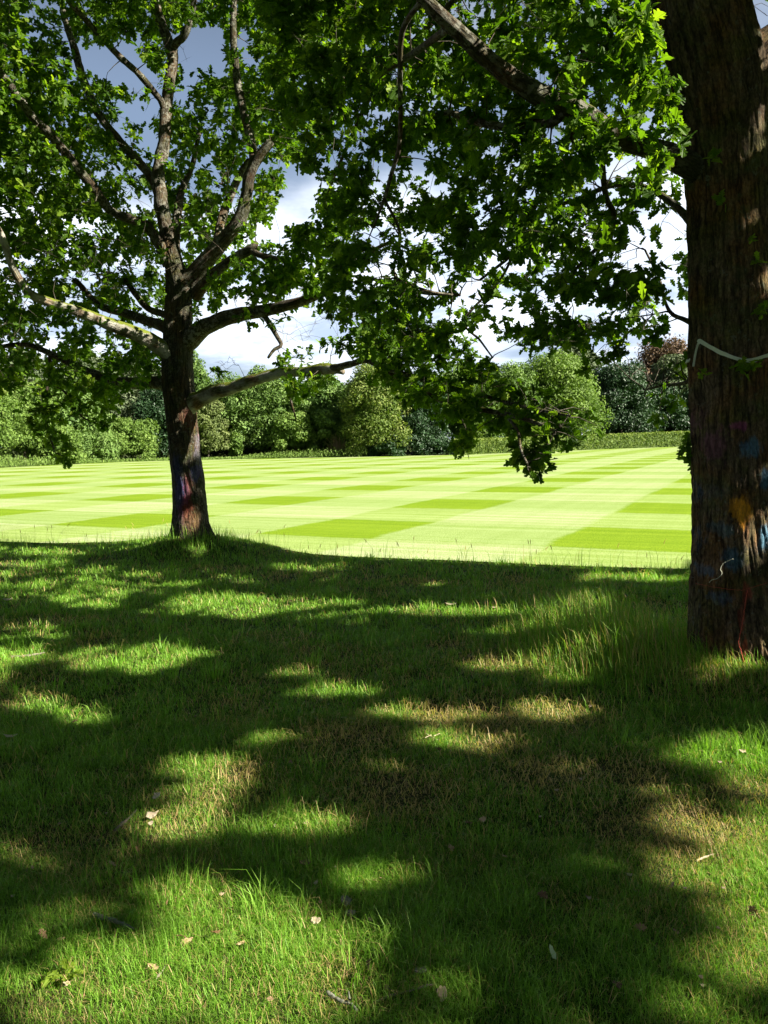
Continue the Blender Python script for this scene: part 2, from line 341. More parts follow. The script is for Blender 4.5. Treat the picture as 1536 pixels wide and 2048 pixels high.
BIG = [(P(850, 770, 8.2), .5), (P(960, 820, 7.3), .5), (P(1060, 840, 6.6), .5), (P(1150, 830, 6.2), .4), (P(900, 690, 8.4), .45), (P(560, 690, 11), .5), (P(1000, 480, 6.6), .5), (P(880, 180, 6), .5), (P(700, 150, 7), .55), (P(620, 260, 8), .5), (P(760, 340, 7), .5), (P(800, 40, 6.5), .5), (P(1150, 400, 6), .45)]
def in_shaft(p, k=1.0):
    m = np.zeros(len(p), bool)
    for q, r in BIG:
        v = p - q; t = v @ S; d = np.linalg.norm(v - t[:, None] * S, axis=1)
        m |= (t > 0.7) & (d < r * k) & (rng.random(len(p)) < .72)
    for q, r in zip(SH_P, SH_R):
        v = p - q; t = v @ S; d = np.linalg.norm(v - t[:, None] * S, axis=1)
        m |= (t > 0.35) & (d < r * k)
    return m

# ------------------------------------------------------------------ ground
MND = P(385, 1078, DL); MND[2] = 0
def ground_z(x, y):
    x = np.asarray(x, float); y = np.asarray(y, float)
    inside = np.clip((edge_y(x) - y) / 0.9, 0, 1)
    z = 0.07 * inside * (n2d(x, y, 0.55, 3) - .2)
    r = np.hypot((x - MND[0]) / 1.35, (y - MND[1] + .1) / 1.0)
    z = z * (1 - np.exp(-r * r * 1.5)) + 0.26 * np.exp(-(r / 1.0) ** 2 * 2.7)
    r2 = np.hypot(x - 2.5, y - 5.5)
    z = z + 0.10 * np.exp(-(r2 / 0.9) ** 2)
    return z
def soil_mat():
    m, t = mat('lawn_soil'); geo = N(t, 'ShaderNodeNewGeometry').outputs['Position']
    a = noise(t, geo, 1.1, 5); b = noise(t, geo, 14, 5, 0.65); c_ = noise(t, geo, 90, 3, 0.7)
    c = mix(t, smooth(t, a, 0.4, 0.62), (0.035, 0.065, 0.012), (0.060, 0.052, 0.024))
    c = mix(t, smooth(t, b, 0.35, 0.7), c, (0.055, 0.085, 0.018))
    c = mix(t, 1.0, c, mix(t, c_, (0.4, 0.4, 0.4), (1.6, 1.6, 1.5)), 'MULTIPLY')
    p = N(t, 'ShaderNodeBsdfPrincipled'); t.links.new(c, p.inputs['Base Color']); p.inputs['Roughness'].default_value = 1; p.inputs['Specular IOR Level'].default_value = 0.1
    bm = N(t, 'ShaderNodeBump'); bm.inputs['Distance'].default_value = 0.03; t.links.new(c_, bm.inputs['Height']); t.links.new(bm.outputs[0], p.inputs['Normal'])
    o = N(t, 'ShaderNodeOutputMaterial'); t.links.new(p.outputs[0], o.inputs[0]); return m
M_soil = soil_mat()
xs = np.concatenate([[-900, -300, -90, -40, -22], np.arange(-14, 12.01, 0.12), [16, 22, 40, 90, 300, 900]])
ys = np.concatenate([[-400, -90, -30, -12, -5], np.arange(-1.5, 18.01, 0.12), [22, 30, 45, 90, 300, 1500]])
XX, YY = np.meshgrid(xs, ys); ZZ = ground_z(XX, YY)
ZZ = np.where((XX < -14) | (XX > 12) | (YY > 18) | (YY < -1.5), 0, ZZ)
nx, ny = len(xs), len(ys); ii = (np.arange(ny - 1)[:, None] * nx + np.arange(nx - 1)[None]).ravel()
me = make_mesh('ground', np.stack([XX, YY, ZZ], -1).reshape(-1, 3), np.stack([ii, ii + 1, ii + nx + 1, ii + nx], -1), np.full(len(ii), 4), M_soil, smooth_=True)
tag(link('ground', me), 'shaded rough lawn under the oaks and the ground beyond', kind='structure')

U0, UPER, UDARK = -8.05, 5.02, 2.2
V0, VPER, VDARK = 11.25, 5.45, 2.65
def field_mat():
    m, t = mat('mown_grass'); geo = N(t, 'ShaderNodeNewGeometry').outputs['Position']
    sp = N(t, 'ShaderNodeSeparateXYZ'); t.links.new(geo, sp.inputs[0]); X, Y = sp.outputs[0], sp.outputs[1]
    ch, sh = math.cos(HB), math.sin(HB)
    U = math_(t, 'SUBTRACT', math_(t, 'MULTIPLY', X, ch), math_(t, 'MULTIPLY', Y, sh))
    V = math_(t, 'ADD', math_(t, 'MULTIPLY', X, sh), math_(t, 'MULTIPLY', Y, ch))
    wob = math_(t, 'MULTIPLY', math_(t, 'SUBTRACT', noise(t, geo, 0.35, 4), 0.5), 0.5)
    wob2 = math_(t, 'MULTIPLY', math_(t, 'SUBTRACT', noise(t, geo, 9.0, 3), 0.5), 0.22)
    def stripe(c, o, per, dark, soft):
        c = math_(t, 'ADD', math_(t, 'ADD', c, wob), wob2)
        f = math_(t, 'FRACT', math_(t, 'DIVIDE', math_(t, 'SUBTRACT', c, o), per))
        up = smooth(t, f, 0.0, soft / per); dn = smooth(t, f, dark / per, (dark + soft) / per, 1.0, 0.0)
        return math_(t, 'MULTIPLY', up, dn)
    su = stripe(U, U0, UPER, UDARK, 0.16); sv = stripe(V, V0, VPER, VDARK, 0.14)
    both = math_(t, 'MULTIPLY', su, sv); any_ = math_(t, 'MAXIMUM', su, sv)
    pale = (0.250, 0.305, 0.135); mid = (0.205, 0.280, 0.080); midv = (0.185, 0.266, 0.074); dark = (0.130, 0.208, 0.010)
    c = mix(t, su, pale, mid); c = mix(t, math_(t, 'MULTIPLY', sv, 0.75), c, midv); c = mix(t, both, c, dark)
    # mower lines along both directions, clippings
    lv = N(t, 'ShaderNodeCombineXYZ'); t.links.new(math_(t, 'MULTIPLY', U, 0.09), lv.inputs[0]); t.links.new(math_(t, 'MULTIPLY', V, 3.2), lv.inputs[1])
    l1 = noise(t, lv.outputs[0], 1.0, 5, 0.7)
    lu = N(t, 'ShaderNodeCombineXYZ'); t.links.new(math_(t, 'MULTIPLY', U, 3.0), lu.inputs[0]); t.links.new(math_(t, 'MULTIPLY', V, 0.07), lu.inputs[1])
    l2 = noise(t, lu.outputs[0], 1.0, 4, 0.7)
    c = mix(t, 1.0, c, mix(t, smooth(t, l1, 0.3, 0.7), (0.80, 0.87, 0.62), (1.16, 1.11, 1.32)), 'MULTIPLY')
    c = mix(t, 1.0, c, mix(t, smooth(t, l2, 0.3, 0.7), (0.95, 0.96, 0.9), (1.05, 1.03, 1.06)), 'MULTIPLY')
    g = noise(t, vmul(t, geo, (1, 0.35, 1)), 45, 4, 0.7)
    c = mix(t, 1.0, c, mix(t, smooth(t, g, 0.28, 0.72), (0.74, 0.80, 0.60), (1.26, 1.2, 1.35)), 'MULTIPLY')
    p = N(t, 'ShaderNodeBsdfPrincipled'); t.links.new(c, p.inputs['Base Color']); p.inputs['Roughness'].default_value = 1; p.inputs['Specular IOR Level'].default_value = 0.05
    bm = N(t, 'ShaderNodeBump'); bm.inputs['Distance'].default_value = 0.02; bm.inputs['Strength'].default_value = 0.5; t.links.new(g, bm.inputs['Height']); t.links.new(bm.outputs[0], p.inputs['Normal'])
    o = N(t, 'ShaderNodeOutputMaterial'); t.links.new(p.outputs[0], o.inputs[0]); return m
M_field = field_mat()
# far edge of the field, traced on the ground
FE = [G(*q) for q in [(-500, 956), (-200, 945), (0, 936), (120, 930), (250, 924), (400, 920), (560, 917), (727, 914), (860, 911), (1000, 907), (1200, 899), (1390, 892.5)]]
FE.append(FE[-1] + (FE[-1] - FE[-2]) * 1.2)
near = [(x, y) for x, y in zip(BX, BY)]
nx_ = np.linspace(-40, 30, 141); npts = [(x, float(edge_y(x)) + 0.0) for x in nx_]
fv = [(x, y, 0.02) for x, y in npts] + [(90, 10, .02)] + [(float(p[0]), float(p[1]), 0.02) for p in FE[::-1]] + [(-75, 40, .02)]
me = make_mesh('mown_field', np.array(fv), np.arange(len(fv)), [len(fv)], M_field)
tag(link('mown_field', me), 'sunlit mown playing field striped in a light and dark green check', kind='structure')

# ------------------------------------------------------------------ grass blades
M_grass = leaf_mat('grass_blade', [(0.46, 0.31, 0.16), (0.38, 0.33, 0.10), (0.100, 0.215, 0.018), (0.152, 0.315, 0.026), (0.275, 0.45, 0.080)], 0.38, 0.25, 0.5)
def dryness(x, y):
    d = np.clip((n2d(x, y, 1.3, 3, 2.0) - 0.52) * 5, 0, 1) * .5
    for (px, py, r) in [(895, 1296, .16), (1010, 1330, .3), (1000, 1440, .34), (1090, 1440, .3), (1330, 1660, .33), (640, 1960, .12), (880, 1440, .22), (1100, 1560, .28), (1250, 1560, .24), (700, 1490, .3), (230, 1800, .12), (480, 1560, .14), (1430, 1380, .3), (1480, 1600, .14), (790, 1600, .3), (1000, 1500, .2)]:
        g = G(px, py); d = np.maximum(d, np.exp(-((x - g[0]) ** 2 + (y - g[1]) ** 2) / r ** 2))
    g = G(330, 1930); d = d * (1 - .85 * np.exp(-((x - g[0]) ** 2 / .5 + (y - g[1]) ** 2 / .16)))
    return np.clip(d, 0, 1)
def blades(buf, x, y, L, wd, lean, tint, z0=None, curl=1.0, heading=None):
    n = len(x); z = ground_z(x, y) if z0 is None else z0
    th = rng.uniform(0, 2 * np.pi, n) if heading is None else heading
    dx, dy = np.cos(th), np.sin(th); ph = th + np.pi / 2 + rng.normal(0, .5, n); sx, sy = np.cos(ph) * wd / 2, np.sin(ph) * wd / 2
    b = np.stack([x, y, z - .004], -1)
    m = b + np.stack([dx * lean * L * .35, dy * lean * L * .35, L * .62 * np.sqrt(np.clip(1 - (lean * .5) ** 2, .1, 1))], -1)
    tp = b + np.stack([dx * lean * L, dy * lean * L, L * np.sqrt(np.clip(1 - (lean * curl * .95) ** 2, .04, 1))], -1)
    s = np.stack([sx, sy, np.zeros(n)], -1)
    V = np.stack([b - s, b + s, m + s * .75, m - s * .75, tp], 1).reshape(-1, 3)
    i = np.arange(n)[:, None] * 5
    Lp = np.concatenate([i + 0, i + 1, i + 2, i + 3, i + 3, i + 2, i + 4], 1).ravel()
    Z = np.tile([4, 3], n)
    buf.add(V, Lp, Z, tint=np.repeat(tint, 5))
def scatter(y0, y1, dens, margin=1.7):
    k = 768 / F; area_n = int(dens * ((y1 ** 2 - y0 ** 2) * k + 2 * margin * (y1 - y0)))
    yy = np.sqrt(rng.uniform(y0 ** 2, y1 ** 2, area_n)); xx = rng.uniform(-1, 1, area_n) * (yy * k + margin)
    return xx, yy
gb = Buf()
TRUNK_R_XY = P(1485, 1250, DR)[:2]
for (y0, y1, dens, wd, L0) in [(1.7, 3.0, 36000, .0019, .042), (3.0, 4.5, 18000, .0027, .045), (4.5, 6.5, 7500, .0042, .048), (6.5, 9.0, 3600, .0058, .052), (9, 18, 1500, .0085, .058)]:
    x, y = scatter(y0, y1, dens)
    cl = n2d(x, y, 7.0, 2, 1.0); c2 = n2d(x, y, 1.6, 2, 5.0); dry = dryness(x, y)
    keep = (y < edge_y(x) + rng.normal(0, .06, len(x))) & (rng.random(len(x)) < np.clip(1.15 - dry * .72, 0, 1) * np.clip(.35 + cl * 1.35, 0, 1))
    keep &= np.hypot(x - TRUNK_R_XY[0], y - TRUNK_R_XY[1]) > .27
    x, y, cl, c2, dry = x[keep], y[keep], cl[keep], c2[keep], dry[keep]; n = len(x)
    L = .84 * L0 * np.exp(rng.normal(0, .38, n)) * (0.55 + 1.0 * cl) * (.65 + .75 * c2) * (1 - .45 * dry)
    lean = np.clip(rng.beta(2.6, 1.7, n) * 1.15 + dry * .2, 0, .985)
    tint = np.clip(.70 + (cl - .5) * .35 + rng.normal(0, .15, n) - dry * .32 - (rng.random(n) < .035 + .42 * dry) * .55, 0, 1)
    blades(gb, x, y, L, wd * rng.uniform(.6, 1.3, n), lean, tint)
for (y0, y1, dens, wd, L0) in [(1.7, 3.2, 3000, .0017, .045), (3.2, 6, 1500, .0035, .06), (6, 10, 500, .006, .08)]:      # dead thatch lying in the turf
    x, y = scatter(y0, y1, dens); dry = dryness(x, y); k = (rng.random(len(x)) < .14 + .8 * dry) & (y < edge_y(x)); x, y = x[k], y[k]; n = len(x)
    blades(gb, x, y, L0 * rng.uniform(.4, 1.5, n), wd * rng.uniform(.6, 1.4, n), rng.uniform(.93, .995, n), rng.uniform(0, .3, n), z0=ground_z(x, y) + rng.uniform(.006, .026, n))
# longer tufts here and there
tx, ty = scatter(1.9, 11, 2.6); ok = (ty < edge_y(tx)) & (dryness(tx, ty) < .5); tx, ty = tx[ok], ty[ok]
for px, py, kk in [(1500, 1520, 60), (1420, 1510, 40), (1240, 1500, 30), (250, 1780, 50), (300, 1800, 50), (360, 1790, 40), (700, 1790, 40), (650, 1760, 30), (520, 1830, 30), (430, 1360, 20), (660, 1200, 20), (1540, 1500, 60)]:
    g = G(px, py); tx = np.append(tx, g[0] + rng.normal(0, .02, 2)); ty = np.append(ty, g[1] + rng.normal(0, .02, 2))
kk = rng.integers(14, 46, len(tx)); ix = np.repeat(np.arange(len(tx)), kk); n = len(ix)
x = tx[ix] + rng.normal(0, .035, n); y = ty[ix] + rng.normal(0, .035, n)
hd = np.arctan2(y - ty[ix], x - tx[ix]) + rng.normal(0, .5, n); sc_ = rng.uniform(.6, 1.25, len(tx))[ix]
blades(gb, x, y, rng.uniform(.06, .15, n) * sc_, np.where(y < 4.5, .0034, .006) * rng.uniform(.7, 1.2, n), rng.uniform(.15, .85, n), np.clip(rng.normal(.78, .12, n), 0, 1), heading=hd)
me = gb.mesh('lawn_grass', M_grass)
tag(link('lawn_grass', me), 'short uneven lawn grass in dappled shade', kind='stuff')
# tall grass left of the right-hand oak
tg = Buf(); n = 3300
cxy = np.array([1.55, 5.75]); a = rng.normal(0, 1, (n, 2)) * np.array([.48, .62]); x = cxy[0] + a[:, 0]; y = cxy[1] + a[:, 1]
x2 = rng.normal(2.35, .55, 1500); y2 = rng.normal(5.0, .25, 1500); x = np.append(x, x2); y = np.append(y, y2)
x3 = rng.normal(1.6, .5, 1500); y3 = rng.normal(7.3, .55, 1500); x = np.append(x, x3); y = np.append(y, y3)
ok = (np.hypot(x - TRUNK_R_XY[0], y - TRUNK_R_XY[1]) > .30); x, y = x[ok], y[ok]; n = len(x)
core = np.exp(-((x - 1.6) ** 2 / .35 + (y - 5.9) ** 2 / .8))
blades(tg, x, y, (.10 + .26 * core) * rng.uniform(.5, 1.35, n), .0042 * rng.uniform(.7, 1.3, n), rng.uniform(.1, .75, n), np.clip(rng.normal(.60, .2, n) - (rng.random(n) < .12) * .5, 0, 1), heading=rng.normal(2.9, 1.2, n))
tag(link('tall_grass', tg.mesh('tall_grass', M_grass)), 'tall uncut grass beside the painted trunk', kind='stuff')
# wispy seed heads along the edge of the mown field
sb = Buf(); n = 1500
x = rng.uniform(-8, 5, n); y = edge_y(x) - np.abs(rng.normal(0, .32, n)) + .05
dn = n2d(x, x * 0, 1.4, 2, 9.0); ok = rng.random(n) < np.clip((dn - .3) * 2.4, .1, 1); x, y = x[ok], y[ok]; n = len(x)
blades(sb, x, y, rng.uniform(.08, .34, n) ** 1.25 * 1.25, .0045 * rng.uniform(.6, 1.1, n), rng.uniform(.05, .5, n), np.clip(rng.normal(.5, .2, n), 0, 1))
mx_ = rng.normal(MND[0], .55, 700); my_ = rng.normal(MND[1] - .15, .38, 700); ok = np.hypot(mx_ - MND[0], my_ - MND[1]) > .28
blades(sb, mx_[ok], my_[ok], rng.uniform(.08, .28, ok.sum()), .006 * rng.uniform(.6, 1.1, ok.sum()), rng.uniform(.1, .7, ok.sum()), np.clip(rng.normal(.6, .15, ok.sum()), 0, 1))
n = 46; x = rng.uniform(-7, 4.5, n); y = edge_y(x) - rng.uniform(-.1, .5, n); hh = rng.uniform(.12, .34, n); z = ground_z(x, y)
hx = rng.normal(0, .06, n); hy = rng.normal(0, .05, n)
for k in range(n):
    p0 = np.array([x[k], y[k], z[k]]); p2 = p0 + [hx[k], hy[k], hh[k]]; p1 = (p0 + p2) / 2 + [-hx[k] * .3, 0, .02]
    V, Q, Z, _ = tube(catmull([p0, p1, p2], 5), [.0012, .001, .0009, .0008, .0007], 3); sb.add(V, Q, Z, tint=np.full(len(V), .25))
    q = p2 + [hx[k] * .3, 0, .0]; V, Q, Z, _ = tube([p2 - [0, 0, .03], p2, q + [0, 0, .035]], [.002, .0045, .001], 4); sb.add(V, Q, Z, tint=np.full(len(V), .1))
tag(link('seed_head_grass', sb.mesh('seed_head_grass', M_grass)), 'thin seeding grass along the edge of the mown field', kind='stuff')

# ------------------------------------------------------------------ oak leaves
def leaf_tpl(half):
    h = np.array(half); k = len(h) - 2                        # first = base, last = tip on the midrib
    pts = [h[0], h[-1]] + [p for p in h[1:-1]] + [np.array([-p[0], p[1]]) for p in h[1:-1]]
    right = [0] + list(range(2, 2 + k)) + [1]; left = [1] + list(range(2 + k, 2 + 2 * k))[::-1] + [0]
    return np.array(pts), right, left
HI = leaf_tpl([(0, 0), (.05, .10), (.15, .22), (.24, .30), (.12, .38), (.33, .50), (.35, .58), (.17, .62), (.31, .76), (.28, .84), (.14, .85), (.10, .96), (0, 1)])
LO = leaf_tpl([(0, 0), (.20, .27), (.12, .38), (.34, .56), (.17, .64), (.27, .82), (0, 1)])
def add_leaves(buf, pos, dirn, nor, size, tint, tpl):
    pts, rt_, lf_ = tpl; n = len(pos)
    dirn = dirn / np.linalg.norm(dirn, axis=1)[:, None]; side = np.cross(dirn, nor); side /= np.linalg.norm(side, axis=1)[:, None] + 1e-9
    nor = np.cross(side, dirn)
    fold = rng.uniform(.1, .55, n); droop = rng.normal(.12, .16, n); wdt = rng.uniform(.85, 1.15, n)
    a = pts[:, 0][None] * wdt[:, None]; b = pts[:, 1][None] * np.ones((n, 1))
    zz_ = np.abs(a) * fold[:, None] - droop[:, None] * b ** 2 + .05 * np.sin(a * 14 + b * 9)
    V = pos[:, None] + (side[:, None] * a[..., None] + dirn[:, None] * b[..., None] + nor[:, None] * zz_[..., None]) * size[:, None, None]
    m = len(pts); i = np.arange(n)[:, None] * m
    L = np.concatenate([i + np.array(rt_)[None], i + np.array(lf_)[None]], 1)
    buf.add(V.reshape(-1, 3), L, np.tile([len(rt_), len(lf_)], n), tint=np.repeat(tint, m))
def unit(v): return v / (np.linalg.norm(v, axis=-1)[..., None] + 1e-9)
def clump_leaves(ctr, root, rad, nspr, nleaf, size, seed_tint=None):
    """sprigs of leaves round each clump centre -> pos, dir, normal, size, tint, and sprig stems"""
    m = len(ctr); ns = m * nspr; ci = np.repeat(np.arange(m), nspr)
    off = rng.normal(0, 1, (ns, 3)); off = unit(off) * (rng.random((ns, 1)) ** .45) * np.array([1, 1, .7]) * rad
    tip = ctr[ci] + off; d = unit(off + unit(ctr[ci] - root[ci]) * rad * .5 + np.array([0, 0, rad * .25]))
    li = np.repeat(np.arange(ns), nleaf); nl = len(li)
    ph = rng.uniform(0, 2 * np.pi, nl); aa = rng.uniform(R(35), R(95), nl)
    dd = d[li]; e1 = unit(np.cross(dd, rng.normal(0, 1, (ns, 3))[li])); e2 = np.cross(dd, e1)
    ld = dd * np.cos(aa)[:, None] + (e1 * np.cos(ph)[:, None] + e2 * np.sin(ph)[:, None]) * np.sin(aa)[:, None]
    ld[:, 2] -= .15; ld = unit(ld)
    nn = unit(dd + rng.normal(0, .35, (nl, 3)) + np.array([0, 0, .9]))
    pos = tip[li] - dd * rng.uniform(0, .07, nl)[:, None]
    base_t = np.clip(rng.beta(2, 2.6, ns), 0, 1)[li]
    sz = size * np.minimum(np.exp(rng.normal(-.05, .30, nl)), 1.3); tt = np.clip(base_t + rng.normal(0, .16, nl) + (rng.random(nl) < .04) * .5, 0, 1)
    return pos, ld, nn, sz, tt, tip, ctr[ci]
def poly_in(px, py, poly):
    poly = np.array(poly, float); ins = np.zeros(len(px), bool); j = len(poly) - 1
    for i in range(len(poly)):
        xi, yi = poly[i]; xj, yj = poly[j]
        ins ^= ((yi > py) != (yj > py)) & (px < (xj - xi) * (py - yi) / (yj - yi + 1e-9) + xi); j = i
    return ins
# open sky between the branches: (x, y, rx, ry, how open, angle)
GAPS = [(235, 130, 72, 48, .95, 20), (305, 190, 22, 55, .8, -20), (400, 95, 55, 52, .97, 0), (375, 150, 30, 40, .9, 0), (505, 95, 32, 40, .85, 0), (440, 130, 30, 30, .8, 0),
        (268, 250, 45, 50, .7, 0), (205, 335, 42, 22, .85, 10), (265, 385, 35, 50, .6, 0), (605, 365, 42, 44, .97, 0), (568, 440, 28, 42, .85, 0), (540, 480, 30, 30, .7, 0), (660, 375, 45, 20, .9, -10), (170, 440, 45, 20, .6, 0),
        (20, 520, 40, 25, .7, 0), (480, 700, 90, 48, 1, 0), (600, 665, 40, 22, .5, 0), (690, 655, 38, 25, .8, 0), (700, 720, 40, 24, .9, 0), (290, 590, 45, 28, .55, 0), (300, 665, 26, 24, .8, 0), (395, 620, 20, 40, .5, 0), (385, 380, 20, 60, .5, 0),
        (1040, 195, 30, 20, .9, 0), (1225, 325, 36, 34, .9, 0), (1110, 300, 30, 16, .6, 0), (910, 105, 30, 24, .85, 0), (905, 300, 24, 12, .7, 0), (860, 205, 20, 22, .7, 0), (1000, 320, 26, 20, .6, 0),
        (1320, 440, 62, 55, .85, 0), (1290, 540, 75, 40, .72, 0), (1350, 620, 40, 45, .7, 0), (965, 565, 55, 40, .72, 0), (970, 640, 60, 45, .85, 0), (1060, 590, 50, 25, .5, 0), (870, 560, 30, 30, .5, 0), (1200, 610, 60, 26, .6, 0),
        (850, 470, 30, 22, .6, 0), (800, 520, 30, 16, .4, 0), (1110, 640, 50, 18, .6, 0), (1510, 50, 22, 45, 1, 0), (960, 430, 30, 22, .5, 0), (1130, 540, 40, 25, .5, 0), (1230, 130, 20, 30, .5, 0), (620, 500, 40, 20, .4, 0), (770, 400, 30, 30, .4, 0)]
def open_prob(px, py):
    o = np.zeros(len(px))
    for gx, gy, rx, ry, k, a in GAPS:
        c, s = math.cos(R(a)), math.sin(R(a)); dx = px - gx; dy = py - gy
        q = ((dx * c + dy * s) / rx) ** 2 + ((-dx * s + dy * c) / ry) ** 2
        o = np.maximum(o, k * np.clip((1.35 - q) / .5, 0, 1))
    return o
def fill_poly(poly, n, d0, d1, gaps=True, noise_s=.9, thr=.36):
    poly = np.array(poly, float); lo, hi = poly.min(0), poly.max(0); out = []
    while sum(len(o) for o in out) < n:
        px = rng.uniform(lo[0], hi[0], 4000); py = rng.uniform(lo[1], hi[1], 4000); u = rng.random(4000)
        dd = (d0(px) if callable(d0) else d0) * (1 - u) + (d1(px) if callable(d1) else d1) * u
        k = poly_in(px, py, poly); p = P(px, py, dd)
        if gaps: k &= rng.random(4000) > open_prob(px, py)
        k &= fbm(p * noise_s, 2) > thr + rng.random(4000) * .12
        out.append(p[k])
    return np.concatenate(out)[:n]
class Skel:
    def __init__(s): s.p = np.zeros((0, 3)); s.r = np.zeros(0)
    def add(s, p, r): s.p = np.vstack([s.p, p]); s.r = np.append(s.r, r)
def grow(sk, ctrs, buf, maxlen=9):
    """join every clump to the nearest piece of wood with a curving twig"""
    d0 = np.array([np.min(np.sum((sk.p - c) ** 2, 1)) for c in ctrs]); order = np.argsort(d0); roots = np.zeros_like(ctrs)
    for k in order:
        c = ctrs[k]; v = sk.p - c; dist = np.sqrt(np.sum(v * v, 1)) * (1 + np.clip(v[:, 2], 0, 9) * .25)
        dist = dist + np.where(sk.r < .004, .15, 0)
        j = int(np.argmin(dist)); a = sk.p[j]; L = np.linalg.norm(c - a)
        roots[k] = a
        if L < .05 or L > maxlen: continue
        r0 = min(sk.r[j] * .8, .0045 + .0085 * L); n = max(4, int(L / .12) + 2)
        mid = (a + c) / 2 + rng.normal(0, .09, 3) * L + np.array([0, 0, .07 * L]); q1 = a * .7 + mid * .3 + rng.normal(0, .03, 3) * L
        path = catmull([a, q1, mid, c], n); path[1:-1] += rng.normal(0, .008, (n - 2, 3)); rr = np.linspace(r0, .0022, n)
        V, Q, Z, bk = tube(path, rr, 5 if r0 > .008 else 4, cap=False); buf.add(V, Q, Z, bark=bk)
        sk.add(path[2:], rr[2:])
    return roots
def stems(buf, a, b, r=.0016):
    n = len(a); d = unit(b - a); e = unit(np.cross(d, [0.3, .2, .9])); f = np.cross(d, e); th = [0, 2.1, 4.2]
    V = np.stack([a + e * (r * math.cos(t_)) + f * (r * math.sin(t_)) for t_ in th] + [b], 1).reshape(-1, 3)
    i = np.arange(n)[:, None] * 4
    buf.add(V, np.concatenate([i, i + 1, i + 3, i + 1, i + 2, i + 3, i + 2, i, i + 3], 1), np.full(3 * n, 3), bark=V)
def limb(parent, sk, pts, m, name='branch', sides=18, lump=.13, label=None, bk_seed=0.0, broken=False):
    """pts: (x, y, depth, radius in pixels) traced along the limb"""
    a = np.array(pts, float); q = P(a[:, 0], a[:, 1], a[:, 2]); rw = a[:, 3] * a[:, 2] / F
    n = max(8, int(np.sum(np.linalg.norm(np.diff(q, axis=0), axis=1)) / .05)); path = catmull(q, n); rad = np.interp(np.linspace(0, len(q) - 1, n), np.arange(len(q)), rw)
    amp = rad[:, None] * .35; s = np.linspace(0, n * .05, n)
    path[2:-1] += ((np.stack([vnoise(np.stack([s * 3.1, s * 0 + k * 7.7 + bk_seed, s * 0], -1)) for k in range(3)], -1) - .5) * amp)[2:-1]
    V, Q, Z, bk = tube(path, rad, sides, lump, seed=bk_seed)
    o = link(name, make_mesh(name, V, Q, Z, m, {'bark': (bk, 'FLOAT_VECTOR')}, True), parent)
    if label: o['label'] = label
    if sk is not None: sk.add(path[n // 6:], rad[n // 6:])
    return o
def trunk_part(parent, pts, m, sides, step, amp, flare_top, seed, name='trunk'):
    a = np.array(pts, float); q = P(a[:, 0], a[:, 1], a[:, 2]); rw = a[:, 3] * a[:, 2] / F
    L = np.sum(np.linalg.norm(np.diff(q, axis=0), axis=1)); n = int(L / step); path = catmull(q, n); rad = np.interp(np.linspace(0, len(q) - 1, n), np.arange(len(q)), rw)
    k = np.ones(7) / 7; rad = np.convolve(np.pad(rad, 3, 'edge'), k, 'valid')
    def disp(rr, th, s, bark):
        r0 = rr.mean()
        c, sn = np.cos(th)[None], np.sin(th)[None]; sv = s[:, None] + 0 * c
        b = np.stack([c * r0 * 26 + 0 * sv, sn * r0 * 26 + 0 * sv, sv * 5.2], -1)
        wv = fbm(b * .5 + 3.3 + seed, 2) - .5
        rid = np.abs(fbm(b + wv[..., None] * 1.6 + seed, 3) - .5) * 2
        rid = np.clip(rid * 3.2, 0, 1)
        lum = fbm(np.stack([c * 1.6 + 0 * sv, sn * 1.6 + 0 * sv, sv * 1.1], -1) + seed, 3) - .5
        fl = np.clip(1 - sv / flare_top, 0, 1) ** 2
        but = 1 + fl * .22 * np.sin(th * 4 + seed)[None] + fl * .12 * np.sin(th * 7 + 1.3)[None]
        pl_ = np.clip((fbm(np.stack([c * r0 * 9 + 0 * sv, sn * r0 * 9 + 0 * sv, sv * 2.6], -1) + seed * 2, 3) - .38) * 5, 0, 1)
        return rr * (1 + lum * .24) * but + (rid - .7) * amp * (.55 + .75 * pl_) + (pl_ - .5) * amp * .7
    V, Q, Z, bk = tube(path, rad, sides, 0, seed=0, disp=disp)
    return link(name, make_mesh(name, V, Q, Z, m, {'bark': (bk, 'FLOAT_VECTOR')}, True), parent), path, rad

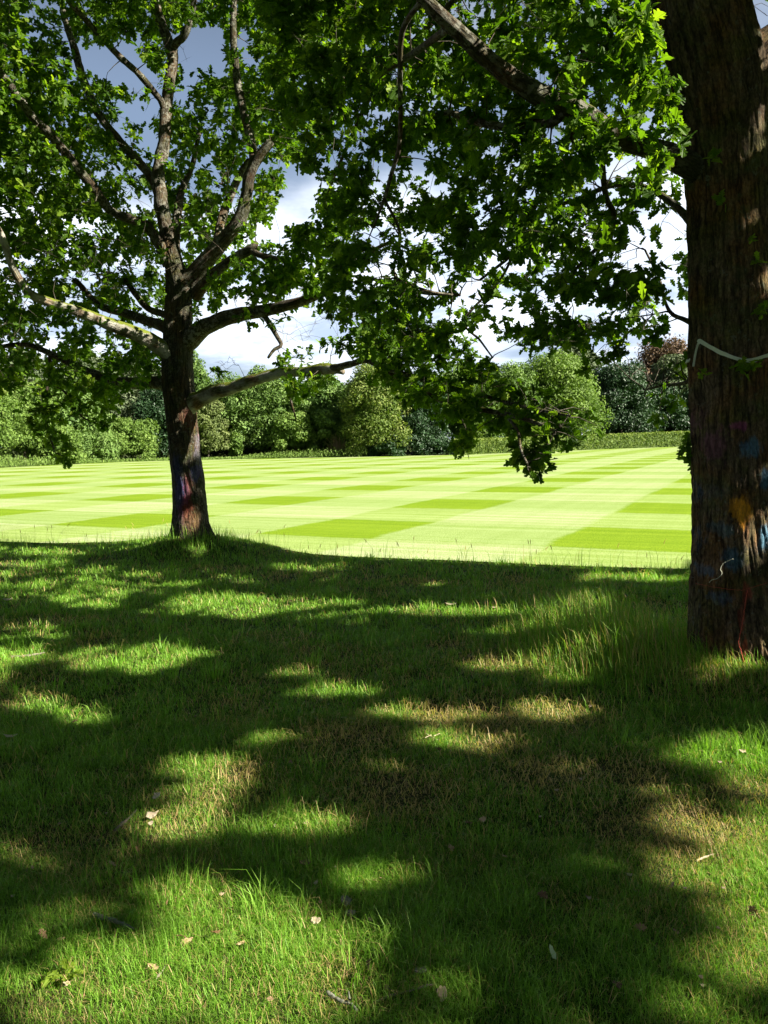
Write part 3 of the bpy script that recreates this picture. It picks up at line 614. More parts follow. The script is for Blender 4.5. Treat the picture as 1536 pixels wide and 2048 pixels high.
# ------------------------------------------------------------------ left oak
oakL = thing('oak_tree', 'oak with mossy limbs and red and blue trunk paint, standing on a grassy mound', 'tree', (MND[0], MND[1], .2), 'oaks at the field edge')
D = DL; skL = Skel()
_, tp, tr_ = trunk_part(oakL, [(386, 1098, D, 62), (385, 1082, D, 48), (384, 1064, D, 40), (382, 1040, D, 36.5), (381, 1015, D, 34), (376, 960, D, 31.5), (370, 900, D, 30.5), (364, 850, D, 30), (359, 800, D, 30), (355, 740, D, 30),
     (355, 690, D, 29.5), (356, 650, D, 27.5), (358, 610, D, 26), (358, 575, D, 25), (352, 545, D, 20), (343, 505, D, 15.5), (333, 460, D, 14.5)], M_barkL, 150, .018, .010, .55, 1.7)
LB = [
 ([(338, 485, D, 14), (331, 450, D, 14), (321, 400, D, 13), (318, 350, D + .05, 12.5), (325, 300, D + .1, 12), (330, 250, D + .15, 11), (335, 200, D + .2, 11), (341, 150, D + .25, 10.5), (343, 98, D + .3, 10.5), (326, 60, D + .3, 9.5), (312, 8, D + .3, 9), (300, -90, D + .3, 8), (290, -260, D + .2, 5)], M_limb),
 ([(343, 118, D + .28, 8), (350, 92, D + .25, 7.5), (370, 68, D + .15, 7), (382, 30, D + .1, 6.5), (388, -20, D, 6), (400, -140, D, 4)], M_limb),
 ([(362, 590, D, 20), (380, 560, D - .05, 19), (405, 530, D - .1, 17), (448, 482, D - .2, 14.5), (478, 440, D - .3, 13), (492, 395, D - .35, 11.5), (502, 345, D - .4, 10.5), (520, 310, D - .45, 9.5), (541, 283, D - .5, 8.5)], M_limb),
 ([(502, 350, D - .4, 9), (505, 300, D - .3, 8), (492, 240, D - .2, 8), (477, 180, D, 7.5), (470, 120, D, 7), (467, 50, D, 6.5), (468, -60, D, 6), (460, -240, D, 4)], M_limb),
 ([(412, 535, D - .1, 12), (432, 495, D + .1, 10), (442, 450, D + .3, 9), (458, 400, D + .5, 8), (480, 350, D + .6, 7), (498, 320, D + .7, 5)], M_limb),
 ([(355, 560, D + .1, 13), (350, 500, D + .3, 11), (352, 450, D + .4, 9), (364, 380, D + .7, 7), (385, 330, D + 1, 5), (400, 260, D + 1.3, 4)], M_limb),
 ([(338, 530, D, 12), (318, 490, D - .1, 11), (294, 452, D - .2, 9.5), (262, 440, D - .3, 9), (218, 420, D - .4, 8.5), (192, 384, D - .6, 9), (142, 322, D - .8, 9), (100, 268, D - 1, 8.5), (64, 232, D - 1.2, 8), (0, 145, D - 1.5, 7.5), (-90, 60, D - 1.8, 6)], M_limb),
 ([(322, 400, D, 9), (300, 352, D + .2, 8.5), (250, 294, D + .5, 8), (202, 234, D + .7, 7.5), (175, 180, D + .9, 7.5), (150, 102, D + 1.1, 7), (128, 30, D + 1.3, 6), (110, -90, D + 1.5, 5)], M_limb),
 ([(330, 222, D + .15, 7), (318, 198, D + .1, 6), (280, 150, D - .1, 6), (240, 114, D - .3, 6), (186, 56, D - .5, 5.5), (135, 0, D - .8, 5), (70, -80, D - 1, 4)], M_limb),
 ([(350, 725, D, 21), (330, 700, D - .1, 17), (292, 676, D - .25, 15.5), (240, 655, D - .45, 14), (200, 640, D - .6, 11.5), (150, 620, D - .8, 10), (100, 604, D - 1.0, 9), (55, 582, D - 1.2, 8), (22, 530, D - 1.4, 7.5), (0, 470, D - 1.6, 7), (-60, 380, D - 1.9, 6)], M_limbm),
 ([(345, 665, D + .1, 14), (322, 652, D + .3, 11), (290, 640, D + .6, 9.5), (250, 626, D + .9, 8.5), (200, 610, D + 1.2, 7), (150, 560, D + 1.5, 5)], M_limb),
 ([(350, 640, D + .1, 9), (325, 628, D + .3, 7), (290, 612, D + .5, 6), (250, 560, D + .7, 5)], M_limb),
 ([(348, 778, D, 19), (328, 768, D + .15, 14), (290, 766, D + .3, 12), (250, 765, D + .5, 11), (205, 755, D + .6, 9), (162, 738, D + .8, 8), (110, 712, D + .9, 6), (50, 690, D + 1, 5), (-40, 700, D + 1, 4)], M_limb),
 ([(100, 712, D + .9, 4), (98, 760, D + .7, 3.5), (92, 800, D + .6, 3), (94, 850, D + .5, 2.5), (110, 905, D + .5, 1.5)], M_twig),
 ([(98, 765, D + .7, 2.5), (130, 785, D + .6, 2.2), (160, 830, D + .5, 1.8), (200, 850, D + .4, 1.2)], M_twig),
 ([(366, 690, D, 22), (390, 668, D - .1, 18), (422, 651, D - .2, 15.5), (470, 632, D - .4, 14.5), (520, 622, D - .6, 12), (570, 611, D - .8, 10.5), (620, 596, D - 1, 9.5), (656, 576, D - 1.2, 8), (690, 545, D - 1.4, 6), (740, 505, D - 1.7, 4.5), (790, 480, D - 2, 3)], M_limb),
 ([(370, 815, D, 22), (392, 799, D - .08, 17), (430, 785, D - .2, 14.5), (470, 772, D - .4, 12.5), (510, 758, D - .6, 11.5), (560, 747, D - .8, 10.5), (612, 742, D - 1.05, 10), (640, 738, D - 1.2, 11.5), (672, 738, D - 1.35, 9), (688, 745, D - 1.4, 5)], M_limbm),
 ([(655, 738, D - 1.25, 8), (700, 728, D - 1.6, 6.5), (738, 722, D - 1.9, 6), (790, 750, D - 2.4, 5.8), (845, 782, D - 2.9, 5.8), (910, 810, D - 3.5, 5.5), (980, 822, D - 4.0, 5), (1050, 838, D - 4.5, 4.5), (1110, 862, D - 5, 3)], M_limb),
 ([(735, 722, D - 1.9, 5), (800, 745, D - 2.6, 5), (850, 760, D - 3.0, 5), (900, 785, D - 3.3, 4.6), (960, 790, D - 3.9, 4), (1040, 812, D - 4.4, 3.5), (1140, 832, D - 5.1, 2.5)], M_limb),
 ([(900, 806, D - 3.5, 3), (925, 840, D - 3.6, 2.6), (935, 880, D - 3.6, 2)], M_twig),
 ([(1010, 830, D - 4.2, 3.4), (1035, 860, D - 4.5, 3), (1042, 900, D - 4.7, 2.6), (1058, 935, D - 4.8, 2)], M_twig),
 ([(572, 748, D - .85, 3), (578, 780, D - .8, 2.5), (584, 810, D - .8, 2.2), (592, 838, D - .75, 1.4)], M_twig),
 ([(392, 590, D, 14), (410, 568, D - .2, 11), (432, 542, D - .4, 10), (468, 516, D - .6, 9), (500, 498, D - .8, 9), (512, 484, D - .8, 6)], M_limb),
 ([(500, 500, D - .8, 6), (522, 510, D - .9, 6), (548, 516, D - 1, 6), (556, 520, D - 1.1, 5)], M_limb),
 ([(520, 622, D - .6, 6), (534, 640, D - .6, 5.5), (552, 670, D - .6, 4.5), (562, 690, D - .6, 4), (548, 700, D - .6, 3.5), (536, 716, D - .6, 2.5)], M_twig),
]
for i, (pts, m) in enumerate(LB): limb(oakL, skL, pts, m, bk_seed=i * 3.1, sides=14 if m is M_twig else 22, lump=.05 if m is M_twig else .16)
# ------------------------------------------------------------------ right oak
oakR = thing('oak_tree', 'big oak at right with yellow, blue and pink paint marks and white band', 'tree', (TRUNK_R_XY[0], TRUNK_R_XY[1], .05), 'oaks at the field edge')
D = DR; skR = Skel()
_, tpR, _r = trunk_part(oakR, [(1514, 1440, D, 176), (1508, 1400, D, 152), (1498, 1350, D, 124), (1489, 1290, D, 106), (1482, 1230, D, 96), (1477, 1140, D, 91), (1473, 1040, D, 87), (1470, 940, D, 84), (1467, 820, D, 81), (1465, 700, D, 80), (1463, 600, D, 80),
     (1461, 500, D, 76), (1457, 400, D, 75), (1452, 300, D, 76), (1447, 230, D, 79), (1436, 150, D, 82), (1419, 70, D, 80), (1406, 0, D, 78), (1398, -120, D, 78), (1390, -320, D, 66), (1400, -560, D, 50)], M_barkR, 320, .009, .013, .50, 4.2)
RB = [
 ([(1480, 190, D, 60), (1522, 120, D, 50), (1570, 75, D, 42), (1640, 20, D, 36), (1760, -80, D, 30), (1900, -160, D - .2, 24)], M_barkR),
 ([(1420, 355, D, 34), (1378, 326, D - .05, 25), (1318, 302, D - .1, 21), (1243, 280, D - .15, 19), (1168, 228, D - .25, 19), (1078, 188, D - .35, 20), (983, 122, D - .45, 17), (893, 45, D - .6, 14), (830, -20, D - .7, 12), (760, -110, D - .9, 9)], M_limb),
 ([(1130, 222, D - .3, 11), (1103, 245, D - .2, 8), (1068, 245, D - .1, 7.5), (1018, 255, D, 8), (938, 240, D + .2, 7), (890, 225, D + .4, 5), (830, 250, D + .7, 3.5)], M_limb),
 ([(1250, -60, D + .6, 7), (1238, 0, D + .5, 6), (1195, 50, D + .4, 6), (1168, 105, D + .2, 5.5), (1163, 165, D, 5), (1168, 232, D - .2, 5)], M_twig),
 ([(1168, 232, D - .2, 5), (1118, 320, D + .1, 4.6), (1078, 400, D + .3, 4.2), (1048, 460, D + .5, 4), (1028, 505, D + .7, 3.5), (960, 560, D + 1, 2.5)], M_twig),
 ([(870, -40, D - .5, 6), (845, 0, D - .3, 5.5), (805, 60, D - .1, 5.5), (800, 150, D + .1, 5), (801, 240, D + .2, 4.6), (797, 300, D + .3, 4.3), (782, 350, D + .4, 4), (768, 400, D + .5, 3.5), (740, 470, D + .7, 1.2)], M_twig),
 ([(1200, 262, D - .2, 8), (1205, 330, D, 6), (1213, 395, D + .2, 5.5), (1228, 430, D + .3, 5.5), (1218, 475, D + .4, 5), (1183, 506, D + .5, 4), (1130, 560, D + .7, 3)], M_twig),
 ([(1400, 655, D + .1, 7), (1372, 640, D + .2, 5), (1345, 628, D + .3, 4), (1330, 602, D + .4, 3), (1320, 560, D + .5, 2.5), (1290, 500, D + .6, 2)], M_twig),
 ([(1400, 745, D + .1, 6), (1370, 765, D + .4, 4), (1330, 770, D + .7, 3), (1290, 780, D + .9, 2)], M_twig),
 ([(1400, 470, D + .1, 10), (1360, 420, D + .4, 7), (1300, 380, D + .8, 6), (1230, 370, D + 1.2, 5), (1150, 400, D + 1.6, 4), (1050, 430, D + 2, 3)], M_limb),
 ([(1380, 60, D + .1, 24), (1310, 20, D + .5, 20), (1280, -20, D + .8, 17), (1200, -100, D + 1.2, 14), (1050, -160, D + 1.8, 10), (900, -120, D + 2.4, 7)], M_limb),
 ([(1060, -150, D + 1.8, 8), (950, -40, D + 2.1, 6.5), (850, 60, D + 2.4, 5.5), (760, 160, D + 2.7, 5), (700, 280, D + 3, 4), (650, 400, D + 3.2, 1.2)], M_twig),
 ([(900, 55, D - .6, 8), (820, 110, D + .2, 6), (740, 160, D + .9, 5), (660, 190, D + 1.5, 4), (590, 230, D + 2.1, 3)], M_twig),
 ([(770, 400, D + .5, 3), (800, 470, D + .9, 3), (790, 550, D + 1.2, 2.8), (850, 580, D + 1.3, 2.4), (905, 590, D + 1.4, 2)], M_twig),
 ([(1030, 500, D + .7, 3), (1000, 560, D + 1, 2.6), (930, 640, D + 1.2, 2.4), (960, 680, D + 1.3, 2.2), (985, 715, D + 1.3, 1.6)], M_twig),
 ([(740, 556, D + 3, 3.5), (790, 572, D + 2.6, 4), (850, 585, D + 2.2, 4), (920, 590, D + 1.9, 3)], M_twig),
]
for i, (pts, m) in enumerate(RB): limb(oakR, skR, pts, m, bk_seed=50 + i * 2.7, sides=40 if i == 0 else (12 if m is M_twig else 26), lump=.05 if m is M_twig else .16)

# ------------------------------------------------------------------ crowns
POLY_L = [(-300, -330), (700, -330), (700, 150), (640, 300), (560, 330), (545, 430), (640, 470), (760, 480), (790, 600), (740, 660), (640, 690), (440, 690), (335, 700), (310, 755), (220, 790), (60, 770), (-300, 830)]
POLY_R = [(520, -150), (1350, -150), (1362, 100), (1385, 260), (1392, 660), (1330, 690), (1240, 660), (1180, 690), (1090, 700), (1040, 620), (1000, 700), (930, 640), (900, 690), (730, 700), (650, 620), (660, 470), (700, 430), (590, 330), (540, 150)]
POLY_K = [(640, 660), (740, 640), (900, 640), (960, 700), (1050, 775), (1190, 820), (1200, 855), (1120, 895), (1110, 925), (1060, 948), (1030, 915), (1055, 880), (965, 850), (950, 880), (940, 915), (918, 905), (900, 850), (800, 790), (730, 752)]
def ell(cx_, cy_2, rx, ry, n=14): return [(cx_ + rx * math.cos(t_), cy_2 + ry * math.sin(t_)) for t_ in np.linspace(0, 2 * np.pi, n, endpoint=False)]
cL = [fill_poly(POLY_L, 4600, 9.8, 14.8, thr=.30), fill_poly(POLY_K, 260, lambda x: np.interp(x, [640, 1200], [9.2, 5.9]), lambda x: np.interp(x, [640, 1200], [11, 6.9]), thr=.12),
      fill_poly(ell(90, 840, 38, 60), 30, 11.6, 12.6, thr=0), fill_poly(ell(50, 770, 90, 50), 50, 11.0, 12.8, thr=0), fill_poly(ell(185, 800, 55, 40), 26, 11.6, 12.6, thr=0),
      fill_poly(ell(130, 905, 12, 22), 6, 11.9, 12.3, thr=0), fill_poly(ell(215, 840, 14, 14), 4, 11.9, 12.3, thr=0), fill_poly(ell(615, 770, 45, 22), 14, 10, 10.8, False, thr=0), fill_poly(ell(450, 735, 22, 18), 7, 11, 11.4, False, thr=0), fill_poly(ell(475, 722, 30, 10), 5, 11, 11.4, False, thr=0),
      fill_poly(ell(590, 715, 40, 22), 22, 10.6, 11.4, False, thr=0)]
cR = [fill_poly(POLY_R, 1500, lambda x: np.interp(x, [560, 1380], [6.0, 4.2]), lambda x: np.interp(x, [560, 1380], [9.2, 8.6])), fill_poly(ell(1350, 735, 30, 45), 9, 5.6, 6.4, False, thr=0), fill_poly(ell(1330, 800, 34, 40), 8, 5.8, 6.6, False, thr=0),
      fill_poly(ell(1240, 700, 60, 24), 16, 5.6, 6.6, False, thr=0), fill_poly(ell(1382, 892, 18, 26), 5, 5.45, 5.7, False, thr=0), fill_poly(ell(1060, 675, 40, 24), 10, 5.8, 6.6, False, thr=0), fill_poly(ell(1180, 740, 20, 12), 3, 5.8, 6.2, False, thr=0),
      fill_poly(ell(1290, 740, 30, 20), 7, 5.8, 6.6, False, thr=0), fill_poly(ell(1500, 20, 60, 40), 12, 6, 7.5, True, thr=0)]
types = {'bark': 'FLOAT_VECTOR'}
def clear_limbs(c, traced, keep=.14):
    """thin the sprays that hang on the near side of the main limbs"""
    px, py, d = project(c); k = np.ones(len(c), bool)
    for pts, _m in traced:
        a = np.array(pts, float)
        if a[:, 3].max() < 6: continue
        q = catmull(a, 40)
        dist = np.hypot(px[:, None] - q[None, :, 0], py[:, None] - q[None, :, 1]) - q[None, :, 3] - 9; j = dist.argmin(1)
        k &= ~((dist[np.arange(len(c)), j] < 0) & (c[:, 1] < q[j, 2] + .1) & (rng.random(len(c)) > keep))
    k &= ~((px > 1335) & (c[:, 1] < DR + .5))
    return c[k]
def build_crown(parent, sk, groups, size, tpl_by_depth=9.0):
    tb = Buf(); parts_ = []
    for ctrs, nspr, nleaf, rad in groups:
        roots = grow(sk, ctrs, tb); c_ = clump_leaves(ctrs, roots, rad, nspr, nleaf, size); stems(tb, c_[6], c_[5]); parts_.append(c_[:5])
    pos, ld, nn, sz, tt = [np.concatenate([p_[i] for p_ in parts_]) for i in range(5)]
    link('twigs', tb.mesh('twigs', M_twig, types, True), parent)
    cen_ = pos + ld * sz[:, None] * .5; k = ~in_shaft(cen_, .9)
    px, py, d = project(pos); hard = open_prob(px, py) > .93; k &= ~hard
    sx_, sy_ = shadow_xy(cen_); vis = (px > -20) & (px < 1556) & (py > -20)
    lm = lit_mask(sx_, sy_) & (sy_ < edge_y(sx_) - .1); k &= ~(lm & (~vis | (rng.random(len(pos)) < .93)))
    k &= ~((sy_ > edge_y(sx_) - .05) & (sx_ > -.52 * sy_ - .4))
    near_ = (d < tpl_by_depth) & k; far_ = (~(d < tpl_by_depth)) & k
    lb = Buf()
    for msk, tp_ in ((near_, HI), (far_, LO)):
        if msk.any(): add_leaves(lb, pos[msk], ld[msk], nn[msk], sz[msk], tt[msk], tp_)
    print(parent['label'][:20], 'leaves', int(k.sum()))
    return link('crown', lb.mesh('crown', M_leaf), parent)
build_crown(oakL, skL, [(clear_limbs(cL[0], LB), 4, 7, .17), (cL[1], 3, 6, .13), (np.concatenate([fill_poly(ell(645, 520, 85, 70), 110, 9.6, 12, False, thr=.1), fill_poly(ell(585, 560, 70, 32), 50, 10.4, 12, False, thr=.1), fill_poly(ell(690, 420, 50, 60), 40, 9.6, 11.5, False, thr=.1)]), 4, 7, .15), (np.concatenate(cL[2:]), 3, 6, .11)], .100)
build_crown(oakR, skR, [(clear_limbs(cR[0], RB, .5), 4, 6, .13), (np.concatenate(cR[1:]), 2, 5, .07)], .086, 20)

# the rest of the big crowns, overhead and to the right: unseen, leaves kept only where their shade is wanted on the lawn
def shade_crown(parent, ells, n, size):
    lb = Buf(); tot = 0
    for (c, r, share) in ells:
        m = int(n * share); q = unit(rng.normal(0, 1, (m, 3))) * (rng.random((m, 1)) ** .36); p = np.array(c) + q * np.array(r)
        p = p[p[:, 2] > 2.3]
        px, py, d = project(p); p = p[~((d > 0) & (px > -90) & (px < 1620) & (py > -110) & (py < 2100))]
        dv = unit(rng.normal(0, 1, (len(p), 3)) * np.array([1, 1, .5])); pc = p + dv * size * .5; sx_, sy_ = shadow_xy(pc); soft = rng.normal(0, .03, len(p))
        hole = (sx_ < -2.6) & (fbm(np.stack([sx_ * .9, sy_ * 2.0, 0 * sx_ + 8.8], -1), 2) > .44)
        sh = S[:2] / np.hypot(S[0], S[1])
        for tx0, ty0, ww in ((TRUNK_R_XY[0] - .02, TRUNK_R_XY[1], .5), (MND[0], MND[1], .4)): hole &= np.abs((pc[:, 0] - tx0) * sh[1] - (pc[:, 1] - ty0) * sh[0]) > ww
        k = ~(lit_mask(sx_ + soft, sy_ + soft)) & ~hole & (sy_ < edge_y(sx_) - .12 + soft + (n2d(sx_, sx_ * 0, 1.1, 3, 2.2) - .5) * .55) & ~in_shaft(pc)
        p = p[k]; dv = dv[k]; m = len(p)
        add_leaves(lb, p, dv, unit(rng.normal(0, .55, (m, 3)) + np.array([.25, 0, .9])), size * np.exp(rng.normal(0, .2, m)), np.clip(rng.beta(2, 2.6, m), 0, 1), LO); tot += m
    print('shade leaves', tot)
    return link('crown', lb.mesh('crown', M_leaf), parent)
shade_crown(oakR, [((3.0, 4.6, 6.6), (5.6, 5.4, 3.2), 1.0)], 52000, .15)
def side_oak(x, y, label, ells, n):  # unseen oaks, put in for the shade they throw on the lawn
    o = thing('oak_tree', label, 'tree', (x, y, 0), 'oaks at the field edge')
    z = np.array([0, .25, .8, 2, 3.5, 5, 7, 9]); q = np.stack([x + .1 * np.sin(z), y + .08 * np.cos(z), z - .05], -1)
    V, Q, Z, bk = tube(catmull(q, 60), np.interp(np.linspace(0, 7, 60), range(8), [.55, .40, .33, .31, .28, .24, .16, .07]), 28, .12)
    link('trunk', make_mesh('trunk', V, Q, Z, M_barkR, {'bark': (bk, 'FLOAT_VECTOR')}, True), o)
    for k in range(9):
        a = k * 2.4; z0 = 2.6 + k * .55; L = 4.3 - k * .22
        b0 = np.array([x, y, z0]); e = b0 + np.array([math.cos(a) * L, math.sin(a) * L, L * .35])
        V, Q, Z, bk = tube(catmull([b0, b0 * .6 + e * .4 + [0, 0, .3], e], 26), np.linspace(.13, .02, 26), 10, .12)
        pm = project(e)
        link('branch', make_mesh('branch', V, Q, Z, M_limb, {'bark': (bk, 'FLOAT_VECTOR')}, True), o)
    shade_crown(o, ells, n, .155)
side_oak(9.6, 4.2, 'oak next in the row to the right of the yellow-painted trunk', [((9.4, 4.2, 6.6), (5.4, 5.2, 3.9), 1.0)], 66000)
side_oak(16.2, 1.4, 'oak farther along the row to the right, two trees from the painted trunk', [((15.8, 1.6, 7.0), (5.2, 5.2, 4.2), 1.0)], 46000)
side_oak(6.5, -4.2, 'oak standing behind the camera to the right, shading the near lawn', [((6.5, -3.2, 6.4), (5.2, 4.8, 3.9), 1.0)], 44000)

# small shoots growing straight from the bark of the right oak
for (x, y, s) in [(1422, 318, 1.0), (1442, 405, 1.0), (1512, 525, .8), (1494, 735, 1.7), (1502, 478, .7), (1405, 748, .8), (1520, 625, 1.0)]:
    c = P(x, y, DR - .33); sb_ = Buf(); n = int(12 * s)
    d = unit(rng.normal(0, 1, (n, 3)) * np.array([1, .4, 1]) + np.array([0, -.5, .2]))
    add_leaves(sb_, c + rng.normal(0, .012 * s, (n, 3)), d, unit(rng.normal(0, .6, (n, 3)) + np.array([0, -.5, .5])), .052 * s ** .5 * np.exp(rng.normal(0, .2, n)), np.clip(rng.normal(.8, .1, n), 0, 1), HI)
    o = link('leaf_shoot', sb_.mesh('leaf_shoot', M_leaf), oakR)

# ------------------------------------------------------------------ the far side of the field
FEX = np.array([-500, -200, 0, 120, 250, 400, 560, 727, 860, 1000, 1200, 1390, 1800.]); FEY = np.array([956, 945, 936, 930, 924, 920, 917, 914, 911, 907, 899, 892.5, 885])
def edge_depth(x): return G(x, np.interp(x, FEX, FEY))[..., 1]
def pal(a, b, c): return [a, b, c]
FOL = {
 'bright': leaf_mat('bright_green_foliage', [(0.062, 0.115, 0.022), (0.115, 0.190, 0.036), (0.185, 0.26, 0.062)], 0.22, 0.2, 0.6),
 'mid': leaf_mat('mid_green_foliage', [(0.055, 0.110, 0.026), (0.108, 0.182, 0.042), (0.175, 0.26, 0.074)], 0.2, 0.2, 0.6),
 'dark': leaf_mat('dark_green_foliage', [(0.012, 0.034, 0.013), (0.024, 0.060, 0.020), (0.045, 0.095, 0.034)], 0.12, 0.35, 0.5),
 'grey': leaf_mat('grey_green_needles', [(0.055, 0.085, 0.038), (0.092, 0.125, 0.060), (0.14, 0.175, 0.092)], 0.1, 0.2, 0.7),
 'lime': leaf_mat('yellow_green_foliage', [(0.055, 0.100, 0.018), (0.11, 0.165, 0.032), (0.23, 0.26, 0.075)], 0.25, 0.2, 0.6),
 'beech': leaf_mat('copper_foliage', [(0.060, 0.040, 0.028), (0.105, 0.066, 0.040), (0.15, 0.105, 0.055)], 0.1, 0.2, 0.6),
 'hedge': leaf_mat('hedge_foliage', [(0.045, 0.085, 0.012), (0.10, 0.155, 0.022), (0.19, 0.24, 0.05)], 0.22, 0.2, 0.6),
 'straw': leaf_mat('dead_brush', [(0.16, 0.11, 0.07), (0.24, 0.17, 0.11), (0.3, 0.22, 0.15)], 0.1, 0.2, 0.7)}
def quad_leaves(buf, pos, nor, size, tint, aspect=.62, dirn=None):
    n = len(pos); nor = unit(nor); d = rng.normal(0, 1, (n, 3)) if dirn is None else dirn
    s = unit(np.cross(nor, d)); d = np.cross(s, nor); h = size[:, None]
    V = np.stack([pos - d * h * .5, pos + s * h * aspect * .5 + nor * h * .08, pos + d * h * .55, pos - s * h * aspect * .5 + nor * h * .08], 1).reshape(-1, 3)
    buf.add(V, np.arange(4 * n), np.full(n, 4), tint=np.repeat(tint, 4))
def bg_tree(name, label, cat, x, back, top, hw, bot, style, palette, n=5200, lsz=.30, nclump=42, group='trees beyond the field', trunk=True, squash=.8, dense=1.0):
    dep = float(edge_depth(np.array(float(x)))) + back; b = P(x, 900, dep); bx, by = b[0], b[1]
    zt = float(P(x, top, dep)[2]); zb = max(0.0, float(P(x, bot, dep)[2])) if bot else 0.05; hwm = hw * dep / F
    o = thing(name, label, cat, (bx, by, 0), group); hgt = zt - zb; cen = np.array([bx, by, zb + hgt * .5])
    if style == 'round':
        q = unit(rng.normal(0, 1, (nclump, 3))); rr = rng.random((nclump, 1)) ** .35 * .80
        # fuller low down than an egg: pull the widest part below the middle
        cc = q * rr; wz = 1 - .18 * cc[:, 2]; cp = cen + cc * np.array([hwm, hwm * .9, hgt * .5]) * np.stack([wz, wz, np.ones(nclump)], -1)
        cr = rng.uniform(.15, .30, nclump) * min(hwm, hgt * .5) + .12
    elif style == 'dome':
        t_ = rng.random(nclump) ** .8; a = rng.uniform(0, 2 * np.pi, nclump); prof = np.sqrt(np.clip(1 - (t_ * .96) ** 2.4, 0, 1)); r_ = prof * hwm * rng.uniform(.55, .86, nclump)
        cp = np.stack([bx + np.cos(a) * r_, by + np.sin(a) * r_ * .9, zb + t_ * hgt * .90 + .03 * hgt], -1); cr = rng.uniform(.14, .30, nclump) * hwm + .1
    elif style == 'cone':
        t_ = rng.random(nclump) ** 1.25; a = rng.uniform(0, 2 * np.pi, nclump); r_ = (1 - t_) ** .85 * hwm * rng.uniform(.3, .95, nclump)
        cp = np.stack([bx + np.cos(a) * r_, by + np.sin(a) * r_, zb + t_ * hgt * .97 - r_ * .15], -1); cr = (.14 + .22 * (1 - t_)) * hwm + .10
    else:    # pine: flat plates of needles on a tall stem
        t_ = rng.random(nclump) ** .75; a = rng.uniform(0, 2 * np.pi, nclump); r_ = np.interp(t_, [0, .3, .75, 1], [.8, 1, .62, .12]) * hwm * rng.random(nclump) ** .5
        cp = np.stack([bx + np.cos(a) * r_, by + np.sin(a) * r_, zb + t_ * hgt * .95], -1); cr = rng.uniform(.16, .30, nclump) * hwm + .12
    cp = cp + rng.normal(0, .05, (nclump, 3)) * np.array([hwm, hwm, hgt * .6]) * (cp[:, 2:3] > zb + .2); cp[:, 2] = np.maximum(cp[:, 2], zb + .05)
    m = int(n * dense); ci = rng.choice(nclump, m, p=cr ** 2 / np.sum(cr ** 2)); q = unit(rng.normal(0, 1, (m, 3)) + np.array([0, 0, .25]))
    flat = .45 if style == 'pine' else squash
    rad = cr[ci][:, None] * (1 - .45 * rng.random((m, 1)) ** 2.2) * (.85 + .3 * vnoise((cp[ci] + q * cr[ci][:, None]) * 2.2))[:, None]
    pos = cp[ci] + q * rad * np.array([1, 1, flat]); pos[:, 2] = np.maximum(pos[:, 2], .03)
    nor = unit(q + rng.normal(0, .55, (m, 3)) + np.array([0, 0, .2])); ct = rng.uniform(-.22, .22, nclump)[ci]
    lb = Buf(); quad_leaves(lb, pos, nor, lsz * np.exp(rng.normal(0, .3, m)), np.clip(.5 + ct + rng.normal(0, .16, m), 0, 1), .55)
    # a scatter of inner leaves keeps the crown from being hollow
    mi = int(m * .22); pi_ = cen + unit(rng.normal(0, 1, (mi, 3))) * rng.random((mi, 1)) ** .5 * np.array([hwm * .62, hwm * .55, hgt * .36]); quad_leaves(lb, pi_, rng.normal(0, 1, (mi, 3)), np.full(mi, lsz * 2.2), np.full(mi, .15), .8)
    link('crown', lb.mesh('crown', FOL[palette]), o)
    if trunk:
        tb = Buf(); hh = zb + hgt * .6
        q = np.array([[bx, by, -.1], [bx + rng.normal(0, .1), by, hh * .4], [bx + rng.normal(0, .15), by, hh * .75], [bx + rng.normal(0, .2), by, hh]])
        V, Q, Z, bk = tube(catmull(q, 16), np.linspace(max(.09, hgt * .022), .04, 16), 9, .1); tb.add(V, Q, Z, bark=bk)
        for k in range(5):
            a = rng.uniform(0, 6.28); z0 = hh * rng.uniform(.35, .8); e = np.array([bx + math.cos(a) * hwm * .55, by + math.sin(a) * hwm * .5, z0 + hgt * .16]); s_ = np.array([bx, by, z0])
            V, Q, Z, bk = tube(catmull([s_, (s_ + e) / 2 + [0, 0, .2], e], 8), np.linspace(max(.05, hgt * .01), .015, 8), 6); tb.add(V, Q, Z, bark=bk)
        link('trunk', tb.mesh('trunk', M_limb, types, True), o)
    return o
